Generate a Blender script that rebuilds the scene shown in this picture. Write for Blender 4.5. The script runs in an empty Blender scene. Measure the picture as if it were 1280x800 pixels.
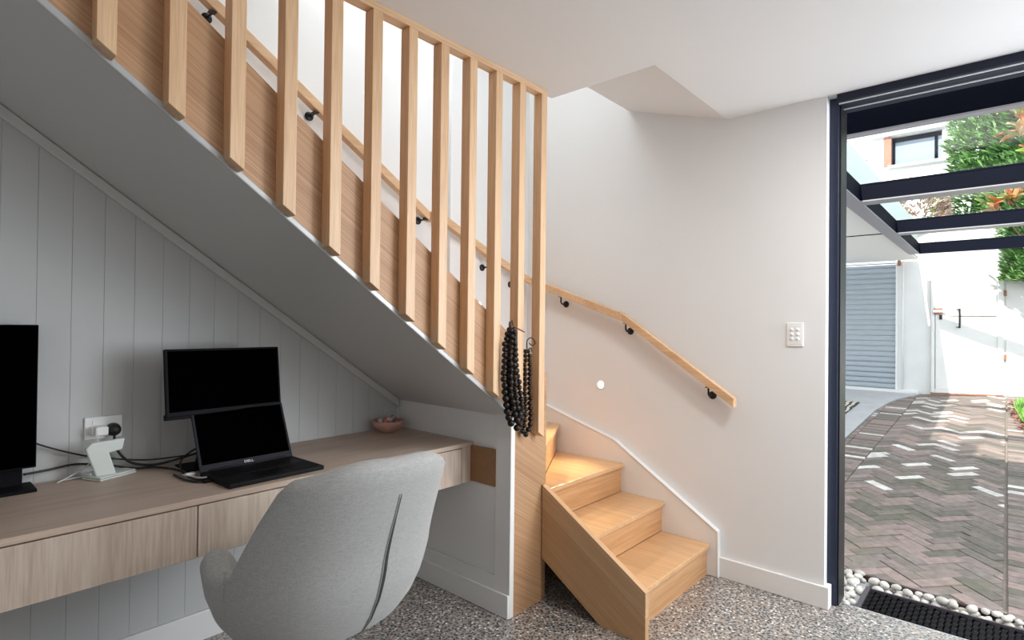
import bpy, bmesh, math, random
from mathutils import Vector, Matrix, noise
PI = math.pi
sc = bpy.context.scene
COL = sc.collection
random.seed(7)

# ---------------------------------------------------------------- camera
F_PX = 700.23
yaw, pit, roll = math.radians(41.478), math.radians(.5066), math.radians(.6366)
fwd = Vector((math.cos(pit)*math.cos(yaw), math.cos(pit)*math.sin(yaw), math.sin(pit)))
rgt = Vector((math.sin(yaw), -math.cos(yaw), 0))
upv = rgt.cross(fwd)
r2 = rgt*math.cos(roll) + upv*math.sin(roll)
u2 = -rgt*math.sin(roll) + upv*math.cos(roll)
cam_d = bpy.data.cameras.new('camera')
cam_d.sensor_fit = 'HORIZONTAL'; cam_d.sensor_width = 36
cam_d.lens = F_PX/1280*36
cam_d.clip_start = .02; cam_d.clip_end = 200
cam = bpy.data.objects.new('camera', cam_d)
cam.matrix_world = Matrix(((r2.x, u2.x, -fwd.x, 0), (r2.y, u2.y, -fwd.y, 0), (r2.z, u2.z, -fwd.z, 1.32), (0, 0, 0, 1)))
COL.objects.link(cam); sc.camera = cam

# ---------------------------------------------------------------- view, world, sun, added lamps
sc.view_settings.view_transform = 'Standard'
sc.view_settings.look = 'None'
sc.view_settings.exposure = 0.22
sc.view_settings.gamma = 1
sc.view_settings.use_curve_mapping = False
sc.cycles.use_denoising = True
sc.cycles.max_bounces = 10
sc.cycles.diffuse_bounces = 6
sc.cycles.glossy_bounces = 4
sc.cycles.transparent_max_bounces = 12
sc.cycles.sample_clamp_indirect = 6
sc.cycles.caustics_reflective = False
sc.cycles.caustics_refractive = False

w = bpy.data.worlds.new('sky'); sc.world = w; w.use_nodes = True
bg = w.node_tree.nodes['Background']
bg.inputs['Color'].default_value = (.84, .92, 1, 1)
bg.inputs['Strength'].default_value = 2.3

def light(name, kind, loc, target, energy, color, size=None, size_y=None, spread=None, angle=None):
    d = bpy.data.lights.new(name, kind); d.energy = energy; d.color = color
    if kind == 'AREA':
        d.shape = 'RECTANGLE'; d.size = size; d.size_y = size_y or size
        if spread: d.spread = math.radians(spread)
    if angle: d.angle = angle
    o = bpy.data.objects.new(name, d); COL.objects.link(o)
    o.location = loc
    v = Vector(target) - Vector(loc)
    o.rotation_euler = v.to_track_quat('-Z', 'Y').to_euler()
    return o
light('sun', 'SUN', (0, 0, 6), (.75, -.08, 6-.65), 6.5, (1, .95, .86), angle=math.radians(.6))
# added area lamp outside the frame, imitating daylight; no glazed wall is built
light('right_fill', 'AREA', (2.9, -1.75, 1.55), (0.3, .6, 1.3), 30, (.90, .95, 1), 2.4, 1.5)
# added unseen lamp in the near half of the open doorway, brightening the floor
light('doorway_fill', 'AREA', (2.95, -.85, 1.45), (2.1, 1.4, .2), 26, (.88, .94, 1), .9, 1.5)
# added soft fill behind the photographer, no window is built there
light('rear_fill', 'AREA', (-1.3, -2.9, 1.5), (1.4, 2.2, 1.2), 6, (.97, .98, 1), 3.0, 1.9)
# added fill from the solid left wall, brightening the right wall
light('left_fill', 'AREA', (-2.9, -.8, 1.5), (3, 0.4, 1.3), 7, (.92, .96, 1), 2.6, 1.7)
# added lamp under the closed roof over the stair well; no skylight is built
light('stair_well_fill', 'AREA', (1.65, 2.05, 3.55), (2.3, 2.1, 1.0), 34, (.93, .98, 1), 2.4, .7)

# added unseen fill lamps under the ceiling, brightening floor and right wall
for lx, ly, le in ((2.0, .1, 17), (.1, -.4, 3.5), (1.9, -1.4, 14), (.1, -1.8, 3)):
    light('ceiling_fill', 'AREA', (lx, ly, 2.40), (lx, ly, 0), le, (1, .98, .96), .22, .22)

# ---------------------------------------------------------------- materials
MATS = {}
def nodes_of(m):
    m.use_nodes = True
    return m.node_tree.nodes, m.node_tree.links
def plain(name, col, rough=.5, metal=0, bump=0, bscale=60, spec=.5, coat=0, emit=None, es=0, var=0, vscale=4):
    m = bpy.data.materials.new(name); N, L = nodes_of(m)
    b = N['Principled BSDF']
    b.inputs['Base Color'].default_value = (*col, 1)
    b.inputs['Roughness'].default_value = rough
    b.inputs['Metallic'].default_value = metal
    b.inputs['Specular IOR Level'].default_value = spec
    b.inputs['Coat Weight'].default_value = coat
    if emit:
        b.inputs['Emission Color'].default_value = (*emit, 1); b.inputs['Emission Strength'].default_value = es
    tc = N.new('ShaderNodeTexCoord')
    nz = N.new('ShaderNodeTexNoise'); nz.inputs['Scale'].default_value = vscale; nz.inputs['Detail'].default_value = 4
    L.new(tc.outputs['Object'], nz.inputs['Vector'])
    if var:
        mx = N.new('ShaderNodeMixRGB'); mx.blend_type = 'MULTIPLY'; mx.inputs['Fac'].default_value = 1
        mr = N.new('ShaderNodeMapRange'); mr.inputs['From Min'].default_value = .3; mr.inputs['From Max'].default_value = .7
        mr.inputs['To Min'].default_value = 1-var; mr.inputs['To Max'].default_value = 1+var*.3
        L.new(nz.outputs['Fac'], mr.inputs['Value'])
        mx.inputs['Color1'].default_value = (*col, 1)
        L.new(mr.outputs['Result'], mx.inputs['Color2']); L.new(mx.outputs['Color'], b.inputs['Base Color'])
    if bump:
        n2 = N.new('ShaderNodeTexNoise'); n2.inputs['Scale'].default_value = bscale; n2.inputs['Detail'].default_value = 3
        L.new(tc.outputs['Object'], n2.inputs['Vector'])
        bp = N.new('ShaderNodeBump'); bp.inputs['Strength'].default_value = bump; bp.inputs['Distance'].default_value = .002
        L.new(n2.outputs['Fac'], bp.inputs['Height']); L.new(bp.outputs['Normal'], b.inputs['Normal'])
    MATS[name] = m; return m

def wood(name, light_c, dark_c, rot=(0, 0, 0), fine=60, broad=6, stretch=.035, rough=.42, stripes=.35, rnd=True, coat=.0):
    """grain runs along local x after the rotation"""
    m = bpy.data.materials.new(name); N, L = nodes_of(m); b = N['Principled BSDF']
    tc = N.new('ShaderNodeTexCoord')
    src = tc.outputs['Object']
    if rnd:
        oi = N.new('ShaderNodeObjectInfo'); mu = N.new('ShaderNodeVectorMath'); mu.operation = 'SCALE'
        cx = N.new('ShaderNodeCombineXYZ')
        for i in range(3): L.new(oi.outputs['Random'], cx.inputs[i])
        L.new(cx.outputs[0], mu.inputs[0]); mu.inputs['Scale'].default_value = 7.3
        ad = N.new('ShaderNodeVectorMath'); L.new(src, ad.inputs[0]); L.new(mu.outputs[0], ad.inputs[1]); src = ad.outputs[0]
    mp = N.new('ShaderNodeMapping'); mp.inputs['Rotation'].default_value = rot
    L.new(src, mp.inputs['Vector'])
    m2 = N.new('ShaderNodeMapping'); m2.inputs['Scale'].default_value = (stretch, 1, 1)
    L.new(mp.outputs[0], m2.inputs['Vector'])
    n1 = N.new('ShaderNodeTexNoise'); n1.inputs['Scale'].default_value = broad; n1.inputs['Detail'].default_value = 3; n1.inputs['Distortion'].default_value = .6
    n2 = N.new('ShaderNodeTexNoise'); n2.inputs['Scale'].default_value = fine*4; n2.inputs['Detail'].default_value = 2
    n3 = N.new('ShaderNodeTexNoise'); n3.inputs['Scale'].default_value = fine; n3.inputs['Detail'].default_value = 4; n3.inputs['Roughness'].default_value = .65
    for n in (n1, n2, n3): L.new(m2.outputs[0], n.inputs['Vector'])
    a = N.new('ShaderNodeMath'); a.operation = 'MULTIPLY_ADD'; a.inputs[1].default_value = .45
    L.new(n1.outputs['Fac'], a.inputs[0])
    a2 = N.new('ShaderNodeMath'); a2.operation = 'MULTIPLY_ADD'; a2.inputs[1].default_value = stripes
    L.new(n3.outputs['Fac'], a2.inputs[0])
    a3 = N.new('ShaderNodeMath'); a3.operation = 'MULTIPLY'; a3.inputs[1].default_value = .55-stripes*.4
    L.new(n2.outputs['Fac'], a3.inputs[0]); L.new(a3.outputs[0], a2.inputs[2]); L.new(a2.outputs[0], a.inputs[2])
    mr = N.new('ShaderNodeMapRange'); tot = .45+stripes+.55-stripes*.4
    mr.inputs['From Min'].default_value = tot*.40; mr.inputs['From Max'].default_value = tot*.60
    L.new(a.outputs[0], mr.inputs['Value'])
    mx = N.new('ShaderNodeMixRGB'); mx.inputs['Color1'].default_value = (*dark_c, 1); mx.inputs['Color2'].default_value = (*light_c, 1)
    L.new(mr.outputs[0], mx.inputs['Fac']); L.new(mx.outputs[0], b.inputs['Base Color'])
    b.inputs['Roughness'].default_value = rough; b.inputs['Coat Weight'].default_value = coat
    bp = N.new('ShaderNodeBump'); bp.inputs['Strength'].default_value = .12; bp.inputs['Distance'].default_value = .001
    L.new(n3.outputs['Fac'], bp.inputs['Height']); L.new(bp.outputs[0], b.inputs['Normal'])
    MATS[name] = m; return m

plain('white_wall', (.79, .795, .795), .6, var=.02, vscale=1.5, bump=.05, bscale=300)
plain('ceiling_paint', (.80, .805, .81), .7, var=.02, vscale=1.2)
plain('white_trim', (.80, .79, .775), .35)
plain('board_shaded_white', (.54, .545, .54), .5)  # white paint made darker, under-stair shade put into its colour
plain('soffit_shaded_white', (.60, .595, .58), .38)  # same white paint, shade beneath the flight put into its colour
plain('bead_metal', (.45, .45, .45), .3, metal=.15)
plain('black_metal', (.012, .012, .014), .42, metal=.3)
plain('frame_metal', (.022, .028, .055), .35, metal=.3)
plain('head_metal', (.014, .018, .036), .55, metal=.1, spec=.3)
plain('track_metal', (.85, .87, .9), .35)
plain('steel_dark', (.004, .005, .012), .6, spec=.06)
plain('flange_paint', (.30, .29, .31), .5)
plain('screen_black', (.0006, .0006, .0006), .5, spec=.0)
plain('dark_plastic', (.009, .009, .011), .6, spec=.08)
plain('laptop_lid', (.022, .022, .027), .6, spec=.12)
plain('laptop_deck', (.012, .011, .011), .6, spec=.12)
plain('key_black', (.005, .005, .006), .5, spec=.2)
plain('white_print', (.8, .8, .8), .5)
plain('white_plastic', (.84, .84, .83), .35)
plain('charger_white', (.68, .72, .69), .4)
plain('cable_black', (.01, .01, .011), .5)
plain('cable_white', (.62, .61, .6), .5)
plain('bead_black', (.008, .005, .004), .3, spec=.3)
plain('ribbon_brown', (.035, .016, .010), .5)
plain('bowl_pink', (.58, .33, .27), .6, var=.12, vscale=30, bump=.3, bscale=200)
plain('wrap_orange', (.72, .12, .03), .35)
plain('wrap_white', (.62, .62, .66), .4)
plain('wrap_green', (.16, .22, .17), .45)
plain('lamp_glow', (1, 1, 1), .5, emit=(1, .93, .80), es=9)
plain('chrome', (.75, .75, .76), .15, metal=1)
plain('rust', (.42, .20, .12), .8, var=.4, vscale=40)
plain('concrete', (.50, .50, .51), .8, var=.1, vscale=5, bump=.2, bscale=50)
plain('sand', (.36, .30, .26), .9, var=.25, vscale=25, bump=.3, bscale=90)
plain('edging', (.045, .022, .018), .8, var=.3, vscale=20)
plain('mat_rubber', (.004, .0035, .005), .45, spec=.15, bump=.2, bscale=150)
plain('mat_edge', (.07, .055, .065), .6)
plain('outdoor_white', (.82, .82, .80), .75, var=.05, vscale=3)
plain('garage_metal', (.40, .45, .49), .45)
plain('soffit_white', (.80, .78, .75), .7)
plain('pale_green', (.66, .74, .70), .7)
plain('brick_red', (.50, .22, .16), .85, var=.2, vscale=20)
plain('window_glass', (.30, .35, .45), .08, spec=.8)
plain('stem_brown', (.10, .06, .035), .8)
plain('slit_dark', (.03, .03, .032), .8)
plain('piping_grey', (.36, .36, .36), .7)

# oak
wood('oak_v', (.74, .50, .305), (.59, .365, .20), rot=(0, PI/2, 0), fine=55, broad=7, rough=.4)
wood('oak_x', (.74, .50, .305), (.59, .365, .20), fine=55, broad=7, rough=.4)
wood('oak_y', (.74, .50, .305), (.59, .365, .20), rot=(0, 0, PI/2), fine=55, broad=7, rough=.4)
wood('oak_tread', (.68, .42, .225), (.52, .30, .145), rot=(0, 0, PI/2), fine=30, broad=6, rough=.32, coat=.15)
wood('oak_tread_w', (.68, .42, .225), (.52, .30, .145), rot=(0, 0, math.radians(-31)), fine=30, broad=6, rough=.32, coat=.15)
wood('oak_riser', (.60, .345, .17), (.46, .24, .105), fine=30, broad=6, rough=.4)
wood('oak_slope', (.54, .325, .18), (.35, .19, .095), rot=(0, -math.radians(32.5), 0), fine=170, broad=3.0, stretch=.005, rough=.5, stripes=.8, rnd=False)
wood('oak_foot', (.58, .375, .20), (.40, .24, .115), rot=(0, -math.radians(20), 0), fine=130, broad=3, stretch=.008, rough=.5, stripes=.6, rnd=False)
wood('oak_board', (.56, .335, .17), (.44, .25, .12), rot=(-.553, 0, -PI/2), fine=40, broad=4, stretch=.02, rough=.42)
wood('oak_band', (.62, .40, .23), (.50, .30, .16), rot=(-.553, 0, -PI/2), fine=40, broad=4, stretch=.02, rough=.4)
wood('desk_x', (.58, .455, .37), (.47, .35, .275), fine=40, broad=6, stretch=.03, rough=.5)
wood('desk_z', (.64, .53, .44), (.48, .375, .30), rot=(0, PI/2, 0), fine=35, broad=9, stretch=.05, rough=.5)
wood('desk_filler', (.34, .17, .075), (.28, .135, .06), fine=10, broad=2, rough=.5)

def terrazzo():
    m = bpy.data.materials.new('terrazzo'); N, L = nodes_of(m); b = N['Principled BSDF']
    tc = N.new('ShaderNodeTexCoord')
    base = N.new('ShaderNodeRGB'); base.outputs[0].default_value = (.29, .28, .27, 1)
    cur = base.outputs[0]
    def layer(scale, thr, stops, jit):
        nonlocal cur
        v = N.new('ShaderNodeTexVoronoi'); v.inputs['Scale'].default_value = scale; v.voronoi_dimensions = '2D'
        nz = N.new('ShaderNodeTexNoise'); nz.inputs['Scale'].default_value = scale*1.7
        ad = N.new('ShaderNodeMixRGB'); ad.blend_type = 'ADD'; ad.inputs['Fac'].default_value = jit
        L.new(tc.outputs['Object'], nz.inputs['Vector']); L.new(tc.outputs['Object'], ad.inputs['Color1']); L.new(nz.outputs['Color'], ad.inputs['Color2'])
        L.new(ad.outputs[0], v.inputs['Vector'])
        wn = N.new('ShaderNodeTexWhiteNoise'); L.new(v.outputs['Color'], wn.inputs['Vector'])
        lt = N.new('ShaderNodeMath'); lt.operation = 'LESS_THAN'; lt.inputs[1].default_value = thr
        L.new(v.outputs['Distance'], lt.inputs[0])
        cr = N.new('ShaderNodeValToRGB'); cr.color_ramp.interpolation = 'CONSTANT'
        e = cr.color_ramp.elements; e[0].position = 0; e[0].color = (*stops[0][1], 1); e[1].position = stops[1][0]; e[1].color = (*stops[1][1], 1)
        for p, c in stops[2:]:
            k = e.new(p); k.color = (*c, 1)
        L.new(wn.outputs['Value'], cr.inputs['Fac'])
        mx = N.new('ShaderNodeMixRGB'); L.new(lt.outputs[0], mx.inputs['Fac']); L.new(cur, mx.inputs['Color1']); L.new(cr.outputs[0], mx.inputs['Color2'])
        cur = mx.outputs[0]
    layer(150, .30, [(0, (.10, .09, .085)), (.35, (.45, .40, .35)), (.6, (.20, .15, .11)), (.8, (.6, .57, .53))], .004)
    layer(72, .36, [(0, (.02, .018, .018)), (.42, (.30, .20, .13)), (.6, (.055, .05, .05)), (.8, (.52, .46, .40)), (.92, (.7, .68, .64))], .008)
    L.new(cur, b.inputs['Base Color'])
    b.inputs['Roughness'].default_value = .3; b.inputs['Coat Weight'].default_value = .9; b.inputs['Coat Roughness'].default_value = .28
    MATS['terrazzo'] = m
terrazzo()

def fabric(name, col):
    m = bpy.data.materials.new(name); N, L = nodes_of(m); b = N['Principled BSDF']
    tc = N.new('ShaderNodeTexCoord')
    outs = []
    for sx in ((1, 1, 9), (9, 9, 1)):
        mp = N.new('ShaderNodeMapping'); mp.inputs['Scale'].default_value = sx
        L.new(tc.outputs['Object'], mp.inputs['Vector'])
        nz = N.new('ShaderNodeTexNoise'); nz.inputs['Scale'].default_value = 60; nz.inputs['Detail'].default_value = 2
        L.new(mp.outputs[0], nz.inputs['Vector']); outs.append(nz.outputs['Fac'])
    ad = N.new('ShaderNodeMath'); ad.operation = 'ADD'; L.new(outs[0], ad.inputs[0]); L.new(outs[1], ad.inputs[1])
    mr = N.new('ShaderNodeMapRange'); mr.inputs['From Min'].default_value = .7; mr.inputs['From Max'].default_value = 1.3
    mr.inputs['To Min'].default_value = .80; mr.inputs['To Max'].default_value = 1.10
    L.new(ad.outputs[0], mr.inputs['Value'])
    mx = N.new('ShaderNodeMixRGB'); mx.blend_type = 'MULTIPLY'; mx.inputs['Fac'].default_value = 1
    mx.inputs['Color1'].default_value = (*col, 1); L.new(mr.outputs[0], mx.inputs['Color2']); L.new(mx.outputs[0], b.inputs['Base Color'])
    b.inputs['Roughness'].default_value = .95; b.inputs['Specular IOR Level'].default_value = .15
    b.inputs['Sheen Weight'].default_value = .25
    bp = N.new('ShaderNodeBump'); bp.inputs['Strength'].default_value = .25; bp.inputs['Distance'].default_value = .001
    L.new(ad.outputs[0], bp.inputs['Height']); L.new(bp.outputs[0], b.inputs['Normal'])
    MATS[name] = m
fabric('chair_fabric', (.385, .385, .375))
fabric('seat_fabric', (.36, .42, .39))

def by_object(name, stops, rough=.85, bump=.4, bscale=60, mottle=.25, moss=False, interp='CONSTANT', trans=0):
    """one colour per object from its random number, mottled with noise"""
    m = bpy.data.materials.new(name); N, L = nodes_of(m); b = N['Principled BSDF']
    oi = N.new('ShaderNodeObjectInfo'); cr = N.new('ShaderNodeValToRGB'); cr.color_ramp.interpolation = interp
    e = cr.color_ramp.elements; e[0].position = stops[0][0]; e[0].color = (*stops[0][1], 1); e[1].position = stops[1][0]; e[1].color = (*stops[1][1], 1)
    for p, c in stops[2:]:
        k = e.new(p); k.color = (*c, 1)
    L.new(oi.outputs['Random'], cr.inputs['Fac'])
    ge = N.new('ShaderNodeNewGeometry')
    nz = N.new('ShaderNodeTexNoise'); nz.inputs['Scale'].default_value = 22; nz.inputs['Detail'].default_value = 5
    L.new(ge.outputs['Position'], nz.inputs['Vector'])
    mr = N.new('ShaderNodeMapRange'); mr.inputs['From Min'].default_value = .3; mr.inputs['From Max'].default_value = .7
    mr.inputs['To Min'].default_value = 1-mottle; mr.inputs['To Max'].default_value = 1+mottle*.6
    L.new(nz.outputs['Fac'], mr.inputs['Value'])
    mx = N.new('ShaderNodeMixRGB'); mx.blend_type = 'MULTIPLY'; mx.inputs['Fac'].default_value = 1
    L.new(cr.outputs[0], mx.inputs['Color1']); L.new(mr.outputs[0], mx.inputs['Color2']); out = mx.outputs[0]
    if moss:
        n2 = N.new('ShaderNodeTexNoise'); n2.inputs['Scale'].default_value = 2.2; n2.inputs['Detail'].default_value = 6
        L.new(ge.outputs['Position'], n2.inputs['Vector'])
        m3 = N.new('ShaderNodeMapRange'); m3.inputs['From Min'].default_value = .55; m3.inputs['From Max'].default_value = .75; m3.inputs['To Max'].default_value = .45
        L.new(n2.outputs['Fac'], m3.inputs['Value'])
        m4 = N.new('ShaderNodeMixRGB'); L.new(m3.outputs[0], m4.inputs['Fac']); L.new(out, m4.inputs['Color1']); m4.inputs['Color2'].default_value = (.13, .14, .07, 1)
        out = m4.outputs[0]
    L.new(out, b.inputs['Base Color'])
    b.inputs['Roughness'].default_value = rough
    bp = N.new('ShaderNodeBump'); bp.inputs['Strength'].default_value = bump; bp.inputs['Distance'].default_value = .003
    n5 = N.new('ShaderNodeTexNoise'); n5.inputs['Scale'].default_value = bscale; L.new(ge.outputs['Position'], n5.inputs['Vector'])
    L.new(n5.outputs['Fac'], bp.inputs['Height']); L.new(bp.outputs[0], b.inputs['Normal'])
    MATS[name] = m; return m
by_object('brick', [(0, (0.237, 0.186, 0.166)), (.14, (0.186, 0.156, 0.134)), (.3, (0.288, 0.216, 0.192)), (.45, (0.147, 0.130, 0.108)), (.6, (0.230, 0.190, 0.170)), (.76, (0.314, 0.234, 0.210)), (.88, (0.205, 0.166, 0.146))], moss=True)
by_object('brick_pale', [(0, (.72, .68, .64)), (.5, (.62, .58, .54))], moss=False)  # reflections off glossy bricks put into a pale colour
by_object('pebble', [(0, (.58, .55, .50)), (.3, (.68, .65, .60)), (.6, (.50, .47, .42)), (.8, (.74, .72, .68))], rough=.7, bump=.1, mottle=.12)
by_object('leaf_mixed', [(0, (.55, .16, .05)), (.25, (.62, .30, .12)), (.4, (.30, .40, .08)), (.6, (.16, .26, .06)), (.8, (.60, .42, .25))], rough=.35, bump=0, mottle=.2)

def leafy(name, cols, scale=9):
    m = bpy.data.materials.new(name); N, L = nodes_of(m); b = N['Principled BSDF']
    ge = N.new('ShaderNodeNewGeometry')
    cr = N.new('ShaderNodeValToRGB'); e = cr.color_ramp.elements
    e[0].position = 0; e[0].color = (*cols[0], 1); e[1].position = 1; e[1].color = (*cols[-1], 1)
    for i, c in enumerate(cols[1:-1]):
        k = e.new((i+1)/(len(cols)-1)); k.color = (*c, 1)
    L.new(ge.outputs['Random Per Island'], cr.inputs['Fac'])
    L.new(cr.outputs[0], b.inputs['Base Color']); b.inputs['Roughness'].default_value = .6
    MATS[name] = m
leafy('conifer', [(.05, .14, .03), (.10, .24, .06), (.16, .33, .09), (.24, .42, .14)])
leafy('grass', [(.10, .26, .04), (.20, .42, .08), (.30, .52, .14)])
leafy('blossom', [(.30, .34, .12), (.50, .30, .26), (.72, .60, .58), (.62, .48, .40)])
leafy('dry_leaf', [(.30, .07, .05), (.22, .08, .05), (.38, .20, .12)])

def glass():
    m = bpy.data.materials.new('roof_glass'); N, L = nodes_of(m)
    out = N['Material Output']; tr = N.new('ShaderNodeBsdfTransparent'); tr.inputs[0].default_value = (.975, .99, .98, 1)
    gl = N.new('ShaderNodeBsdfGlossy'); gl.inputs['Roughness'].default_value = .02
    mx = N.new('ShaderNodeMixShader'); pass
    mx.inputs[0].default_value = .05; L.new(tr.outputs[0], mx.inputs[1]); L.new(gl.outputs[0], mx.inputs[2]); L.new(mx.outputs[0], out.inputs['Surface'])
    MATS['roof_glass'] = m
glass()
def matpattern():
    m = bpy.data.materials.new('mat_print'); N, L = nodes_of(m); b = N['Principled BSDF']
    tc = N.new('ShaderNodeTexCoord'); wv = N.new('ShaderNodeTexWave'); wv.wave_type = 'RINGS'; wv.inputs['Scale'].default_value = 4; wv.inputs['Distortion'].default_value = 6
    L.new(tc.outputs['Object'], wv.inputs['Vector'])
    cr = N.new('ShaderNodeValToRGB'); cr.color_ramp.interpolation = 'CONSTANT'
    cr.color_ramp.elements[0].color = (.03, .03, .03, 1); cr.color_ramp.elements[1].position = .5; cr.color_ramp.elements[1].color = (.6, .55, .45, 1)
    L.new(wv.outputs['Fac'], cr.inputs['Fac']); L.new(cr.outputs[0], b.inputs['Base Color']); b.inputs['Roughness'].default_value = .9
    MATS['mat_print'] = m
matpattern()

# ---------------------------------------------------------------- mesh helpers
def BM(): return bmesh.new()
def box(bm, x0, y0, z0, x1, y1, z1, M=None):
    v = [bm.verts.new((x, y, z)) for z in (z0, z1) for y in (y0, y1) for x in (x0, x1)]
    if M is not None:
        for q in v: q.co = M @ q.co
    for f in ((0, 2, 3, 1), (4, 5, 7, 6), (0, 1, 5, 4), (2, 6, 7, 3), (0, 4, 6, 2), (1, 3, 7, 5)):
        bm.faces.new([v[i] for i in f])
    return v
def prism(bm, pts, ext):
    """pts: planar 3d polygon, ext: extrusion vector"""
    ext = Vector(ext); a = [bm.verts.new(p) for p in pts]; b = [bm.verts.new(Vector(p)+ext) for p in pts]
    bm.faces.new(a); bm.faces.new(b[::-1]); n = len(pts)
    for i in range(n): bm.faces.new((a[i], b[i], b[(i+1) % n], a[(i+1) % n]))
def tube(bm, pts, r, n=8, cap=True):
    pts = [Vector(p) for p in pts]; rs = r if isinstance(r, (list, tuple)) else [r]*len(pts)
    rings = []; prev = None
    for i, p in enumerate(pts):
        d = (pts[min(i+1, len(pts)-1)]-pts[max(i-1, 0)]).normalized()
        a = prev if prev is not None else (Vector((0, 0, 1)) if abs(d.z) < .9 else Vector((1, 0, 0)))
        u = (a - d*a.dot(d))
        if u.length < 1e-5: u = d.orthogonal()
        u.normalize(); prev = u; v = d.cross(u)
        rings.append([bm.verts.new(p + (u*math.cos(2*PI*k/n)+v*math.sin(2*PI*k/n))*rs[i]) for k in range(n)])
    for a, b in zip(rings, rings[1:]):
        for k in range(n): bm.faces.new((a[k], a[(k+1) % n], b[(k+1) % n], b[k]))
    if cap: bm.faces.new(rings[0][::-1]); bm.faces.new(rings[-1])
def lathe(bm, prof, c=(0, 0, 0), n=24, M=None):
    c = Vector(c); rings = []
    for r, z in prof:
        if r < 1e-5: rings.append([bm.verts.new((0, 0, z))])
        else: rings.append([bm.verts.new((r*math.cos(2*PI*k/n), r*math.sin(2*PI*k/n), z)) for k in range(n)])
    for a, b in zip(rings, rings[1:]):
        for k in range(n):
            k2 = (k+1) % n
            if len(a) == 1 and len(b) == 1: continue
            if len(a) == 1: bm.faces.new((a[0], b[k], b[k2]))
            elif len(b) == 1: bm.faces.new((a[k], b[0], a[k2]))
            else: bm.faces.new((a[k], b[k], b[k2], a[k2]))
    for ring in rings:
        for v in ring:
            if M is not None: v.co = M @ v.co
            v.co += c
def sweep(bm, pts, w, h):
    """rectangular rail: plan mitred, vertical faces upright"""
    pts = [Vector(p) for p in pts]; rings = []
    for i, p in enumerate(pts):
        def dr(a, b):
            d = b-a; d.z = 0; return d.normalized()
        d0 = dr(pts[i-1], p) if i else dr(p, pts[1]); d1 = dr(p, pts[i+1]) if i < len(pts)-1 else d0
        n0 = Vector((-d0.y, d0.x, 0)); n1 = Vector((-d1.y, d1.x, 0)); m = (n0+n1).normalized(); s = w/2/max(.5, m.dot(n0))
        rings.append([bm.verts.new(p+m*a*s+Vector((0, 0, b*h/2))) for a, b in ((-1, -1), (1, -1), (1, 1), (-1, 1))])
    for a, b in zip(rings, rings[1:]):
        for k in range(4): bm.faces.new((a[k], a[(k+1) % 4], b[(k+1) % 4], b[k]))
    bm.faces.new(rings[0][::-1]); bm.faces.new(rings[-1])

def obj(name, bm, mat, parent=None, bevel=0, smooth=False, sub=0, kind=None, seg=2, recalc=True):
    if recalc: bmesh.ops.recalc_face_normals(bm, faces=bm.faces[:])
    if parent is not None:
        off = Vector(parent['_w'])
        for v in bm.verts: v.co -= off
    me = bpy.data.meshes.new(name); bm.to_mesh(me); bm.free()
    if smooth:
        for p in me.polygons: p.use_smooth = True
    mats = mat if isinstance(mat, (list, tuple)) else [mat]
    for q in mats: me.materials.append(MATS[q])
    o = bpy.data.objects.new(name, me); COL.objects.link(o)
    o['_w'] = list(parent['_w']) if parent is not None else [0, 0, 0]
    if parent is not None: o.parent = parent
    if bevel:
        md = o.modifiers.new('bevel', 'BEVEL'); md.width = bevel; md.segments = seg; md.limit_method = 'ANGLE'; md.angle_limit = math.radians(40)
    if sub:
        md = o.modifiers.new('sub', 'SUBSURF'); md.levels = sub; md.render_levels = sub
    if kind: o['kind'] = kind
    return o
def struct(name, bm, mat, **k):
    return obj(name, bm, mat, kind='structure', **k)
def thing(name, label, cat, loc=(0, 0, 0), group=None):
    o = bpy.data.objects.new(name, None); COL.objects.link(o); o.location = loc
    o.empty_display_size = .05
    o['_w'] = list(loc); o['label'] = label; o['category'] = cat
    if group: o['group'] = group
    return o
def tag(o, label, cat, group=None):
    o['label'] = label; o['category'] = cat
    if group: o['group'] = group
    return o
def bx(name, b, mat, parent=None, **k):
    bm = BM(); box(bm, *b); return obj(name, bm, mat, parent, **k)

# ---------------------------------------------------------------- key numbers of the room (metres)
XR = 2.976      # right wall face
YB = 2.507      # back wall face
YS = 1.669      # face of the stair's side panel
XE = 1.894      # end wall under the stair
CZ = 2.425      # ceiling
VX = 2.157      # edge of the stair well
S = .687        # stair slope
def zs(x): return .91 + S*(XE-x)            # underside of the flight
def zt(x): return 1.383 + .685*(1.727-x)    # top of the side panel

# ---------------------------------------------------------------- room shell
bx('floor', (-3.2, -3.2, -.12, 3.09, 2.6, 0), 'terrazzo', kind='structure')
bm = BM()
box(bm, -3.2, -3.2, CZ, VX, YS-.004, 2.6)
box(bm, VX, -3.2, CZ, 3.03, 1.118, 2.6)
box(bm, -3.2, YS-.0039, CZ, -1.2, 2.6, 2.6)
struct('ceiling', bm, 'ceiling_paint')
bm = BM()   # sloping underside of the floor above, then up
prism(bm, [(VX-.001, 1.118, CZ+.001), (VX-.001, 1.711, 2.616), (VX-.001, 1.711, 3.64), (VX-.001, 1.118, 3.64)], (XR-VX+.001, 0, 0))
struct('ceiling_bulkhead', bm, 'ceiling_paint')
bm = BM()
box(bm, -1.2, YS-.07, CZ+.176, VX-.002, YS-.004, 3.7)
struct('wall_upstairs', bm, 'white_wall')
bm = BM()
box(bm, -3.2, YB+.008, 0, 3.1, 2.66, 3.7)
wb = struct('wall_back', bm, 'white_wall')
bm = BM()
box(bm, 2.25, YB-.018, .62, XR, YB+.008, 3.7)
obj('wall_facing', bm, 'white_wall', wb, bevel=.002)
bx('wall_right', (XR, .645, 0, 3.2, 2.66, 3.7), 'white_wall', kind='structure')
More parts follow.
